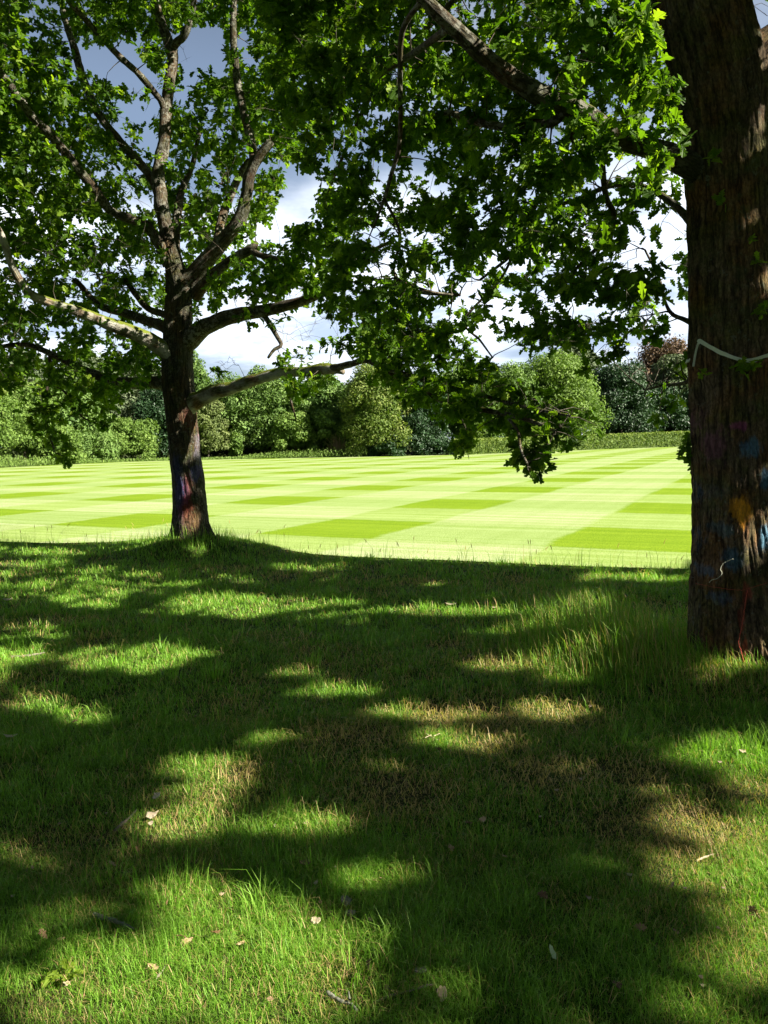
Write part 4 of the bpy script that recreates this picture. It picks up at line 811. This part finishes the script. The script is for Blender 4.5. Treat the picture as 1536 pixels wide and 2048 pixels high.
T = [
 # rear row: closes the wood behind
 ('broadleaf_tree', 'dark broadleaf tree at the far left of the wood, behind the pale rounded tree', 'tree', -130, 16, 742, 110, 905, 'round', 'mid'),
 ('pine_tree', 'grey-green pine rising highest on the left, behind the hanging oak spray', 'tree', 60, 18, 728, 85, 900, 'pine', 'grey'),
 ('pine_tree', 'grey-green pine left of the painted oak, with bare stems showing in its crown', 'tree', 175, 14, 722, 90, 890, 'pine', 'grey'),
 ('pine_tree', 'open grey-green pine directly behind the lowest left limb of the oak', 'tree', 285, 13, 733, 80, 890, 'pine', 'grey'),
 ('conifer_tree', 'pointed conifer whose spire shows just right of the left oak trunk', 'tree', 394, 16, 716, 46, 905, 'cone', 'mid'),
 ('conifer_tree', 'pointed conifer top above the lichened limb, left of its bare hanging twig', 'tree', 520, 15, 742, 60, 905, 'cone', 'mid'),
 ('broadleaf_tree', 'tall green tree at the back of the wood, third crown right of the left oak', 'tree', 455, 12, 752, 60, 905, 'round', 'mid'),
 ('conifer_tree', 'drooping conifer with its tip just below the broken limb end', 'tree', 655, 13, 742, 62, 905, 'cone', 'mid'),
 ('broadleaf_tree', 'green tree filling the dip in the skyline left of the yellow-green lime', 'tree', 705, 12, 768, 60, 905, 'round', 'mid'),
 ('broadleaf_tree', 'deep green tree standing behind the right flank of the yellow-green lime', 'tree', 835, 10, 745, 75, 905, 'round', 'dark'),
 ('broadleaf_tree', 'tall green tree half hidden by the low hanging oak branch', 'tree', 930, 10, 728, 85, 900, 'round', 'mid'),
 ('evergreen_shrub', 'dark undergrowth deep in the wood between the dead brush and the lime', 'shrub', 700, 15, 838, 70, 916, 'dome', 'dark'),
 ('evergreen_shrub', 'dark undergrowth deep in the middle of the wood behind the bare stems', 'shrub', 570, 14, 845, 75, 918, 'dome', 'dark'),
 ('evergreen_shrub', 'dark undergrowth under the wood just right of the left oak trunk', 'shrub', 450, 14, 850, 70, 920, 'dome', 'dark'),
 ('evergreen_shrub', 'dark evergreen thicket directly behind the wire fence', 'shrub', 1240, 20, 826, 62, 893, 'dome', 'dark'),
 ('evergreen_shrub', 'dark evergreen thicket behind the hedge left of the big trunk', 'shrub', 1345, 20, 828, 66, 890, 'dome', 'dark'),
 # front row, left to right
 ('broadleaf_tree', 'pale green rounded tree at the left edge of the picture', 'tree', -35, 3, 772, 85, 925, 'round', 'bright'),
 ('broadleaf_tree', 'light green bushy tree just left of the hanging oak spray', 'tree', 48, 4, 786, 62, 925, 'dome', 'bright'),
 ('broadleaf_tree', 'green bushy tree between the two hanging oak sprays', 'tree', 135, 5, 778, 66, 920, 'dome', 'mid'),
 ('shrub', 'low leafy shrub at the foot of the wood below the hanging oak spray', 'shrub', 112, 2, 856, 46, 927, 'dome', 'bright'),
 ('shrub', 'broad light green shrub mound, larger of the two left of the painted oak', 'shrub', 262, 2.5, 842, 54, 922, 'dome', 'bright'),
 ('shrub', 'smaller green shrub on the left of the broad light green mound', 'shrub', 190, 3, 862, 44, 924, 'dome', 'mid'),
 ('broadleaf_tree', 'dark leaved tree mostly hidden by the left oak trunk', 'tree', 322, 5, 790, 50, 915, 'dome', 'dark'),
 ('hawthorn_tree', 'small olive-green tree with short forked stem immediately right of the left oak trunk', 'tree', 416, 2.5, 800, 38, 908, 'dome', 'lime2'),
 ('broadleaf_tree', 'green tree with bare lower stems, second in the wood right of the left oak', 'tree', 478, 6, 772, 50, 895, 'dome', 'mid'),
 ('broadleaf_tree', 'full green tree in the middle of the wood, under the hanging bare twig', 'tree', 548, 6, 762, 58, 897, 'dome', 'mid'),
 ('broadleaf_tree', 'lighter green low tree in front of the middle of the wood', 'tree', 590, 3.5, 826, 42, 906, 'dome', 'bright'),
 ('broadleaf_tree', 'green tree with tiered branches left of the dead brush', 'tree', 628, 6, 776, 50, 890, 'pine', 'mid'),
 ('broadleaf_tree', 'upright green tree between the dead brush and the lime', 'tree', 690, 7, 785, 46, 895, 'dome', 'mid'),
 ('shrub', 'small green sapling bush in the shade of the wood, left of its middle', 'shrub', 474, 3, 868, 14, 914, 'dome', 'bright'),
 ('lime_tree', 'yellow-green flowering lime tree in the centre, lit on its left side', 'tree', 752, 2, 740, 66, 896, 'dome', 'lime'),
 ('holly_tree', 'dark glossy evergreen tree beside the yellow-green lime', 'tree', 838, 3, 768, 62, 905, 'dome', 'dark'),
 ('evergreen_shrub', 'low dark evergreen thicket in deep shade under the lime', 'shrub', 780, 1.2, 880, 48, 912, 'dome', 'dark'),  # dark leaf colour here and in the next entry carries the shade under the trees
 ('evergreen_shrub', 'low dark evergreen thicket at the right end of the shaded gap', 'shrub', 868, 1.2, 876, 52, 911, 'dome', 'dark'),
 ('broadleaf_tree', 'bright green low tree at the near end of the clipped hedge', 'tree', 960, 4, 812, 50, 905, 'dome', 'bright'),
 ('broadleaf_tree', 'green tree behind the start of the clipped hedge, below the hanging oak tip', 'tree', 1030, 9, 722, 56, 890, 'dome', 'mid'),
 ('broadleaf_tree', 'large pale green domed tree standing behind the clipped hedge', 'tree', 1108, 6, 712, 90, 880, 'dome', 'bright'),
 ('pine_tree', 'tall grey-green pine behind the domed tree, highest on the skyline', 'tree', 1148, 24, 664, 58, 880, 'pine', 'grey'),
 ('shrub', 'rounded grey-green bush just behind the hedge below the domed tree', 'shrub', 1112, 3, 838, 42, 890, 'dome', 'mid'),
 ('broadleaf_tree', 'dark green tree behind the wire fence', 'tree', 1240, 14, 728, 72, 872, 'dome', 'dark'),
 ('broadleaf_tree', 'dark green tree right of the wire fence, under the copper beech', 'tree', 1318, 16, 772, 62, 872, 'dome', 'dark'),
 ('copper_beech_tree', 'brown topped copper beech on the skyline beside the big trunk', 'tree', 1325, 34, 684, 86, 860, 'dome', 'beech'),
 ('pine_tree', 'grey-green pine in front of the copper beech', 'tree', 1345, 20, 712, 60, 868, 'pine', 'grey'),
 ('conifer_tree', 'dark blue-green conifer touching the left edge of the big trunk', 'tree', 1395, 12, 778, 52, 872, 'dome', 'dark'),
 ('broadleaf_tree', 'green tree hidden behind the big trunk at the right edge', 'tree', 1500, 14, 730, 90, 870, 'dome', 'mid'),
 ('broadleaf_tree', 'green tree beyond the hedge outside the right edge', 'tree', 1660, 16, 720, 95, 870, 'dome', 'dark')]
FOL['lime2'] = leaf_mat('olive_foliage', [(0.065, 0.095, 0.028), (0.11, 0.145, 0.042), (0.17, 0.20, 0.07)], 0.15, 0.2, 0.6)
for a in T:
    big = a[6] * (a[8] - a[5] if a[7] is None else a[7] - a[5]) if False else a[6]
    hwp = a[6]; hp = max(20, a[7] - a[5]); n = int(np.clip(hwp * hp * 2.4, 1500, 26000)); ncl = int(np.clip(hwp * hp / 75, 20, 190))
    dep = float(edge_depth(np.array(float(a[3])))) + a[4]
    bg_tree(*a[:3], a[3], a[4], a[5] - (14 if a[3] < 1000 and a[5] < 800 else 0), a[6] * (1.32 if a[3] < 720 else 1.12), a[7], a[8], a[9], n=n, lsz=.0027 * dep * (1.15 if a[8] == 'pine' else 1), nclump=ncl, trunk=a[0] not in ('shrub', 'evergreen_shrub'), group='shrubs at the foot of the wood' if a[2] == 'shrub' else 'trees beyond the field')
# dead brush
o = thing('dead_bush', 'bare brown dead bush at the foot of the wood, left of the lime', 'bush', P(675, 900, float(edge_depth(np.array(675.))) + 3) * np.array([1, 1, 0]), None)
tb = Buf(); b = np.array(o.location)
for k in range(46):
    e = b + np.array([rng.normal(0, .55), rng.normal(0, .5), rng.uniform(.8, 2.4)]); s_ = b + rng.normal(0, .08, 3) * [1, 1, 0]
    V, Q, Z, _ = tube(catmull([s_, s_ * .5 + e * .5 + rng.normal(0, .08, 3), e], 6), np.linspace(.03, .01, 6), 4); tb.add(V, Q, Z, tint=np.full(len(V), .5))
link('stems', tb.mesh('stems', FOL['straw']), o)
# rough verge along the wood
vb = Buf(); n = 15000; px = rng.uniform(-420, 735, n); dd = edge_depth(px) + rng.uniform(-.2, 2.6, n) ; p = P(px, 900, dd); hh = np.interp(px, [-400, 0, 60, 200, 400, 470, 520, 600, 735], [1.0, .9, .75, .35, .22, .22, .55, .75, .95]) * rng.uniform(.4, 1.15, n)
p[:, 2] = hh * rng.random(n) ** .7
quad_leaves(vb, p, rng.normal(0, .7, (n, 3)) + np.array([0, -.4, .6]), .17 * np.exp(rng.normal(0, .3, n)), np.clip(rng.normal(.55, .2, n), 0, 1), .35, dirn=rng.normal(0, .4, (n, 3)) + np.array([0, 0, 1]))
tag(link('verge_plants', vb.mesh('verge_plants', FOL['bright'])), 'strip of nettles and long grass along the foot of the wood', kind='stuff')
# clipped hedge
hp_ = G(np.array([918., 960, 1000, 1100, 1200, 1300, 1390, 1560, 1750]), np.array([910.5, 908.5, 907, 903, 899, 895.5, 892.5, 888, 886])); hp_[:, 1] += .8
hh_ = np.interp([918., 960, 1000, 1100, 1200, 1300, 1390, 1560, 1750], [900, 960, 1000, 1200, 1390, 1800], [1.35, 1.4, 1.42, 1.62, 1.92, 1.95])
path = catmull(hp_, 90); hgt_ = np.interp(np.linspace(0, 8, 90), range(9), hh_); Tn = np.gradient(path, axis=0); Tn /= np.linalg.norm(Tn, axis=1)[:, None]; Nn = np.stack([Tn[:, 1], -Tn[:, 0], 0 * Tn[:, 0]], -1)
hd = thing('clipped_hedge', 'long low clipped green hedge along the far right side of the field', 'hedge', (path[20][0], path[20][1], 0), None)
n = 52000; u = rng.random(n) * 88.9; i = u.astype(int); f = (u - i)[:, None]; c = path[i] * (1 - f) + path[i + 1] * f; hh = hgt_[i]; nn_ = Nn[i]
face = rng.random(n); front = face < .6; wv = (fbm(c * .8, 2) - .5)[:, None]
pos = c + nn_ * np.where(front[:, None], .62, rng.uniform(-.65, .62, (n, 1))) + nn_ * wv * .25
pos[:, 2] = np.where(front, rng.random(n), 1.0) * hh * (1 + .05 * wv[:, 0]) + rng.normal(0, .03, n); pos += rng.normal(0, .05, (n, 3)); pos[:, 2] = np.maximum(pos[:, 2], .03)
nor = np.where(front[:, None], nn_, np.array([0, 0, 1.])) + rng.normal(0, .6, (n, 3)) + np.array([0, 0, .3]); lb = Buf()
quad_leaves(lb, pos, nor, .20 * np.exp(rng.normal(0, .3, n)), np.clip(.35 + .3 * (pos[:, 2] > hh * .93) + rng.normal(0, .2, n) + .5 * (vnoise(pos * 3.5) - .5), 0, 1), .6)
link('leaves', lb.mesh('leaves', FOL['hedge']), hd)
m, t = mat('hedge_dark_core'); pp = N(t, 'ShaderNodeBsdfPrincipled'); t.links.new(mix(t, noise(t, N(t, 'ShaderNodeNewGeometry').outputs['Position'], 4, 3), (.02, .03, .01), (.04, .045, .02)), pp.inputs['Base Color']); t.links.new(pp.outputs[0], N(t, 'ShaderNodeOutputMaterial').inputs[0]); pp.inputs['Roughness'].default_value = 1; M_core = m
sec = np.array([[.42, .02], [.45, .86], [.3, .93], [-.3, .93], [-.45, .86], [-.42, .02]]); V = np.stack([path + Nn * s_[0] + np.stack([0 * hgt_, 0 * hgt_, hgt_ * s_[1]], -1) * np.array([1, 1, 1]) for s_ in sec], 1); V[..., 2] = hgt_[:, None] * sec[:, 1][None]
ii = (np.arange(89)[:, None] * 6 + np.arange(5)[None]).ravel(); link('stems', make_mesh('stems', V.reshape(-1, 3), np.stack([ii, ii + 1, ii + 7, ii + 6], -1), np.full(len(ii), 4), M_core), hd)  # one dark box inside the leaves, for the hedge's shaded interior
# wire fence behind the hedge
def plain(name, col, rough=.7, metal=0, var=.25, sc2=8):
    m, t = mat(name); pp = N(t, 'ShaderNodeBsdfPrincipled'); tcx = N(t, 'ShaderNodeTexCoord').outputs['Object']; nn = noise(t, tcx, sc2, 4)
    t.links.new(mix(t, 1.0, col, mix(t, nn, (1 - var,) * 3, (1 + var,) * 3), 'MULTIPLY'), pp.inputs['Base Color']); pp.inputs['Roughness'].default_value = rough; pp.inputs['Metallic'].default_value = metal
    t.links.new(pp.outputs[0], N(t, 'ShaderNodeOutputMaterial').inputs[0]); return m
M_wire = plain('green_wire', (.05, .07, .055), .5); M_band = plain('white_band', (.62, .66, .58), .7, var=.15, sc2=20); M_red = plain('red_string', (.45, .07, .04), .8); M_pale = plain('pale_string', (.5, .5, .38), .8)
f0 = P(1180, 870, 116); f1 = P(1420, 866, 124); fo = thing('wire_fence', 'dark green wire mesh fence standing behind the clipped hedge', 'fence', (f0[0], f0[1], 0), None)
zt0, zt1 = float(P(1223, 858, 117)[2]), float(P(1310, 855, 120)[2]); fz = max(zt0, zt1)
for k in range(13):
    q = f0 + (f1 - f0) * k / 12; q[2] = 0; V, Q, Z, bk = tube(np.array([q, q + [0, 0, fz]]), [.05, .05], 8); link('post', make_mesh('post', V, Q, Z, M_wire), fo)
mb = Buf(); L = np.linalg.norm((f1 - f0)[:2]); dirf = (f1 - f0) / L; dirf[2] = 0
for k in range(int(L / .2)):
    q = f0 + dirf * k * .2; q[2] = .05; V, Q, Z, _ = tube(np.array([q, q + [0, 0, fz - .1]]), [.006, .006], 3); mb.add(V, Q, Z)
for z in np.arange(.1, fz, .15):
    a = f0.copy(); b = f1.copy(); a[2] = b[2] = z; V, Q, Z, _ = tube(np.array([a, b]), [.007, .007], 3); mb.add(V, Q, Z)
for z in (fz - .03,):
    a = f0.copy(); b = f1.copy(); a[2] = b[2] = z; V, Q, Z, _ = tube(np.array([a, b]), [.03, .03], 5); mb.add(V, Q, Z)
link('mesh_panel', mb.mesh('mesh_panel', M_wire), fo)
# two small white things lying in the grass before the hedge
for (x, y, wpx, lab) in [(1080.5, 905, 8, 'small white plastic object lying on the far grass seen through the hanging oak tip'), (1119, 903.5, 6, 'smaller white object on the far grass at the foot of the hedge')]:
    g = G(x, y + 1.2); s = wpx * g[1] / F / 2; th = np.linspace(0, 2 * np.pi, 20, endpoint=False)
    rings = [(1, 0), (1.02, .25), (.8, .6), (.35, .8)]; V = np.array([[g[0] + math.cos(a) * s * r_, g[1] + math.sin(a) * s * .7 * r_, .02 + z * s * .8] for r_, z in rings for a in th]); i = np.arange(3)[:, None] * 20; j = np.arange(20)[None]
    Q = np.stack([i + j, i + (j + 1) % 20, i + 20 + (j + 1) % 20, i + 20 + j], -1).reshape(-1); L_ = np.concatenate([Q, 60 + np.arange(20)]); Z = np.append(np.full(60, 4), 20)
    tag(link('white_object', make_mesh('white_object', V, L_, Z, plain('white_plastic', (.8, .8, .78), .4, var=.05), smooth_=True)), lab, 'litter')

# ------------------------------------------------------------------ band and strings on the right oak
def surf(x, y, d=DR, off=.02):     # a point on the bark of the right trunk seen at (x, y)
    c0 = P(np.interp(y, [230, 600, 820, 1040, 1230, 1290, 1350], [1446, 1463, 1467, 1473, 1482, 1488, 1496]), y, d); r = np.interp(y, [230, 600, 820, 1040, 1230, 1290, 1350], [84, 80, 81, 87, 96, 103, 117]) * d / F * 1.02 + off
    v = ray(x, y); v = v / np.linalg.norm(v); o2 = EYE[:2] - c0[:2]; a = v[:2] @ v[:2]; b = 2 * o2 @ v[:2]; c = o2 @ o2 - r * r; disc = b * b - 4 * a * c
    t_ = (-b - math.sqrt(max(disc, 0))) / (2 * a); return EYE + v * t_
pts = [surf(x, y) for x, y in [(1396, 686), (1400, 682), (1412, 689), (1430, 699), (1450, 709), (1470, 716), (1490, 721), (1508, 720), (1524, 714), (1536, 711)]]
cR_ = P(1465, 705, DR); rb = .29
a_end = math.atan2(pts[-1][1] - cR_[1], pts[-1][0] - cR_[0]); a_start = math.atan2(pts[0][1] - cR_[1], pts[0][0] - cR_[0])
back = [np.array([cR_[0] + rb * math.cos(a), cR_[1] + rb * math.sin(a), z]) for a, z in zip(np.linspace(a_end + .35, a_start + 2 * np.pi - .35, 12) if a_end > a_start - 9 else [], np.linspace(pts[-1][2] + .01, pts[0][2] - .1, 12))]
loop = catmull(np.array(pts + [p for p in back]), 150); loop = loop + (vnoise(loop * 30) - .5)[:, None] * .004
ct = loop - np.array([cR_[0], cR_[1], 0]); ct[:, 2] = 0; ct = unit(ct); wb = .011 + .006 * (vnoise(np.stack([np.arange(150) * .12, np.zeros(150), np.zeros(150)], -1)) - .3)
tl = unit(np.gradient(loop, axis=0)); up = unit(np.cross(ct, tl)); tw = np.sin(np.linspace(0, 5, 150))[:, None] * .5; up = unit(up + ct * tw); th_ = unit(np.cross(up, tl)) * .0018
V = np.concatenate([np.stack([loop + up * wb[:, None] + th_, loop - up * wb[:, None] + th_, loop - up * wb[:, None] - th_, loop + up * wb[:, None] - th_], 1)]).reshape(-1, 3); i = (np.arange(149) * 4)[:, None]; j = np.arange(4)[None]
Q = np.stack([i + j, i + (j + 1) % 4, i + 4 + (j + 1) % 4, i + 4 + j], -1).reshape(-1); band = thing('white_band', 'white cloth band tied round the big right-hand trunk above the paint marks', 'band', tuple(pts[0]))
link('strip', make_mesh('strip', V, Q, np.full(149 * 4, 4), M_band), band)
q0 = pts[0]; tail = catmull([q0, q0 + [-.012, .01, -.06], q0 + [-.022, .02, -.15]], 14); V = np.stack([tail + [.009, 0, 0], tail + [-.007, -.006, 0], tail + [-.007, -.003, 0], tail + [.009, .003, 0]], 1).reshape(-1, 3); i = (np.arange(13) * 4)[:, None]
Q = np.stack([i + j, i + (j + 1) % 4, i + 4 + (j + 1) % 4, i + 4 + j], -1).reshape(-1); link('loose_end', make_mesh('loose_end', V, Q, np.full(13 * 4, 4), M_band), band)
def string(name, label, pix, r, m, cat='string'):
    q = catmull([surf(x, y, off=.012) for x, y in pix], 12 * len(pix)); q = q + rng.normal(0, .0012, q.shape); V, Q, Z, _ = tube(q, r * rng.uniform(.7, 1.3, len(q)), 6); tag(link(name, make_mesh(name, V, Q, Z, m, smooth_=True)), label, cat)
string('pale_string', 'pale curling string stuck to the trunk below the yellow paint', [(1418, 1165), (1424, 1160), (1436, 1156), (1444, 1147), (1441, 1138), (1446, 1128), (1456, 1122), (1467, 1118)], .0018, M_pale)
string('red_string', 'thin red string stretched across the trunk low down', [(1392, 1167), (1440, 1176), (1480, 1180), (1500, 1176), (1534, 1166)], .0011, M_red)
string('red_string', 'red string hanging down to the foot of the big trunk', [(1495, 1180), (1491, 1205), (1486, 1240), (1479, 1275), (1477, 1285), (1483, 1305), (1488, 1325)], .0022, M_red)

# ------------------------------------------------------------------ sticks, bark and dead leaves on the lawn
M_stick = plain('weathered_stick', (.15, .125, .095), .9, var=.5, sc2=40); M_wood = plain('pale_split_wood', (.42, .34, .23), .8, var=.5, sc2=40); M_lich = plain('lichened_bark_piece', (.13, .135, .10), .9, var=.7, sc2=70); M_barkp = plain('brown_bark_piece', (.20, .11, .07), .9, var=.4, sc2=60)
def stick(label, pix, r, m, forks=(), name='stick', cat='stick', lift=.012):
    g = [G(x, y) for x, y in pix]; g = [np.array([p[0], p[1], float(ground_z(p[0], p[1])) + lift + r]) for p in g]; q = catmull(g, 9 * len(g)); q += rng.normal(0, r * .12, q.shape)
    b = Buf(); V, Q, Z, _ = tube(q, np.interp(np.linspace(0, 1, len(q)), [0, .5, 1], [r, r * .9, r * .55]), 9, .5, seed=rng.random() * 50); b.add(V, Q, Z)
    for f in forks:
        fg = [G(x, y) for x, y in f]; fg = [np.array([p[0], p[1], float(ground_z(p[0], p[1])) + lift + r + .01]) for p in fg]; V, Q, Z, _ = tube(catmull(fg, 10), np.linspace(r * .6, r * .3, 10), 6, .3); b.add(V, Q, Z)
    tag(link(name, b.mesh(name, m, smooth_=True)), label, cat)
stick('thick lichened stick lying in shade beside the brightest patch of grass', [(188, 1858), (215, 1866), (240, 1874), (268, 1886)], .0085, M_lich, lift=.02)
stick('slanting grey twig left of the pale wood chip', [(230, 1676), (246, 1662), (262, 1648), (274, 1634)], .006, M_stick)
stick('long thin curved twig near the bottom centre', [(752, 2026), (785, 2012), (820, 2004), (850, 1994), (872, 1990)], .0035, M_stick, [[(790, 2012), (770, 2000)]])
stick('crooked lichened stick at the very bottom, left of the long curved twig', [(655, 2008), (680, 2024), (700, 2030), (716, 2046)], .006, M_lich, [[(700, 2030), (698, 2012)]])
stick('short pale twig standing out in the sunlit grass at lower left', [(312, 1978), (322, 1966), (332, 1952)], .0035, M_stick)
stick('thin straight grey twig in the shade left of centre', [(548, 1672), (554, 1658), (558, 1650)], .003, M_stick)
stick('forked dry twig on the lit moss left of the long grass', [(850, 1478), (862, 1486), (876, 1492)], .005, M_wood, [[(862, 1486), (850, 1492)], [(868, 1488), (880, 1482)]])
stick('dark stick under the grass at far left', [(24, 1326), (60, 1322), (90, 1316)], .010, M_stick)
stick('straight twig on the lawn in front of the painted trunk at lower right', [(1392, 1742), (1410, 1734), (1428, 1728)], .004, M_wood)
def chip(label, x, y, w_, h_, m, name='bark_piece', cat='bark', ang=0., thick=.3, lift=.015, curl=.3):
    g = G(x, y); s = g[1] / F; sx = w_ * s / 2; sy = h_ * s / 2 * 1.6; n = 16; th = np.linspace(0, 2 * np.pi, n, endpoint=False); rr = 1 + rng.normal(0, .16, n); z0 = float(ground_z(g[0], g[1])) + lift
    ring = np.stack([np.cos(th) * rr * sx, np.sin(th) * rr * sy], -1); c, sn = math.cos(ang), math.sin(ang); ring = ring @ np.array([[c, sn], [-sn, c]]); T_ = min(sx, sy) * thick
    lay = [(1.0, 0), (1.04, T_ * .5), (.9, T_), (.5, T_ * 1.25)]; V = []
    for k, z in lay: V.append(np.stack([g[0] + ring[:, 0] * k, g[1] + ring[:, 1] * k, z0 + z + curl * (ring[:, 0] * k) ** 2 / max(sx, 1e-4) + rng.normal(0, T_ * .12, n)], -1))
    V = np.concatenate(V); i = np.arange(3)[:, None] * n; j = np.arange(n)[None]; Q = np.stack([i + j, i + (j + 1) % n, i + n + (j + 1) % n, i + n + j], -1).reshape(-1)
    L_ = np.concatenate([Q, 3 * n + np.arange(n), np.arange(n)[::-1]]); Z = np.concatenate([np.full(3 * n, 4), [n, n]]); return tag(link(name, make_mesh(name, V, L_, Z, m, smooth_=False)), label, cat)
chip('pale split wood chip, brightest scrap on the sunlit grass at left', 305, 1652, 20, 16, M_wood, 'wood_chip', 'wood chip', lift=.03)
chip('small pale wood scrap just below the brightest chip', 303, 1668, 9, 10, M_wood, 'wood_chip', 'wood chip', lift=.03)
chip('grey and brown bark scrap above the brightest wood chip', 314, 1612, 13, 20, M_lich, lift=.03)
chip('larger dark lichened bark lump in the shade left of centre bottom', 694, 1826, 20, 16, M_lich, thick=.8, lift=.02)
chip('second dark lichened bark lump touching the larger one', 702, 1850, 20, 10, M_lich, thick=.8, lift=.02)
chip('pale four-pointed scrap of wood at the edge of the sunlight', 632, 1868, 20, 14, M_wood, 'wood_chip', 'wood chip', lift=.03)
chip('upright pale green leaf standing in the dark grass at lower right of centre', 1105, 1936, 10, 30, plain('grey_green_leaf', (.30, .40, .20), .7), 'fallen_leaf', 'leaf', lift=.03, thick=.15)
chip('tan piece of bark lying at the bottom right of centre', 884, 2014, 18, 32, plain('tan_bark', (.30, .24, .15), .9, var=.4, sc2=50), lift=.02)
chip('lichened bark flake above the tan bark piece', 842, 1966, 26, 12, M_lich, ang=.5, lift=.02)
chip('brown bark piece in the half shade at lower left of centre', 612, 1748, 26, 12, M_barkp, ang=.4, lift=.02)
chip('round cream coloured wood scrap between the grass tufts left of centre', 632, 1792, 9, 9, M_wood, 'wood_chip', 'wood chip', lift=.03)
chip('pale broken wood on the sunlit strip near the middle of the lawn', 902, 1220, 22, 7, M_wood, 'wood_chip', 'wood chip', lift=.03)
chip('white scrap on the sunlit strip right of the broken wood', 988, 1227, 10, 6, M_wood, 'wood_chip', 'wood chip', lift=.03)
chip('brown twiggy scrap beside the tall grass at the end of the sunlit strip', 1170, 1238, 16, 10, M_barkp, 'wood_chip', 'wood chip', lift=.03)
chip('pale wood scrap on the shaded lawn at far left', 16, 1211, 16, 7, M_wood, 'wood_chip', 'wood chip', lift=.03)
chip('bright scrap among the grass blades at the right edge', 1484, 1528, 12, 8, M_wood, 'wood_chip', 'wood chip', lift=.04)
chip('pale twig end lying at the left edge in shade', 24, 1488, 24, 6, M_wood, 'wood_chip', 'wood chip', lift=.03, ang=.2)
M_scrap = plain('dry_scrap', (.34, .27, .18), .9, var=.5, sc2=60)
for k in range(26):
    x, y = rng.uniform(0, 1500), rng.uniform(1240, 2030); gd = float(G(x, y)[1]); wpx = rng.uniform(.008, .02) * F / gd
    o = chip('small dry scrap of bark caught in the lawn grass', x, y, wpx, wpx * .6, M_scrap, 'bark_scrap', 'bark', ang=rng.uniform(0, 3), lift=.022); o['group'] = 'bark scraps scattered on the lawn'
# fallen oak leaves
M_dead = leaf_mat('dead_leaf', [(.15, .085, .04), (.26, .16, .08), (.36, .26, .14)], .1, .3, .6, tcol=(1, 1, 1))
dl = [(rng.uniform(0, 1536), rng.uniform(1330, 2030)) for _ in range(46)]; first = []
for k in range(4):
    b = Buf(); add_leaves(b, np.zeros((1, 3)), np.array([[1., 0, .1]]), np.array([[.1, .1, 1.]]), np.array([.06]), np.array([k / 3.]), HI); first.append(b.mesh('dead_leaf', M_dead))
for k, (x, y) in enumerate(dl):
    g = G(x, y); 
    if np.hypot(g[0] - TRUNK_R_XY[0], g[1] - TRUNK_R_XY[1]) < .5: continue
    o = link('dead_leaf', first[k % 4]); o.location = (g[0], g[1], float(ground_z(g[0], g[1])) + .03); o.rotation_euler = (rng.normal(0, .5), rng.normal(0, .5), rng.uniform(0, 6.28)); s = rng.uniform(.35, .8); o.scale = (s, s, s)
    tag(o, 'small curled brown oak leaf fallen among the lawn grass', 'leaf', 'dead leaves scattered on the lawn')
# lobed green weed at lower left
o = thing('weed', 'low lobed pale green weed growing in the lawn at the bottom left corner', 'weed', G(130, 1985)); b = Buf(); g = np.array(o.location); n = 9
an = np.linspace(0, 6.28, n, endpoint=False); add_leaves(b, g + np.array([0, 0, .05]) + rng.normal(0, .012, (n, 3)) * [1, 1, .4], np.stack([np.cos(an), np.sin(an), np.full(n, .25)], -1), np.stack([np.cos(an) * -.3, np.sin(an) * -.3, np.ones(n)], -1), rng.uniform(.035, .055, n), np.full(n, .95), HI)
link('leaves', b.mesh('leaves', M_leaf), o)
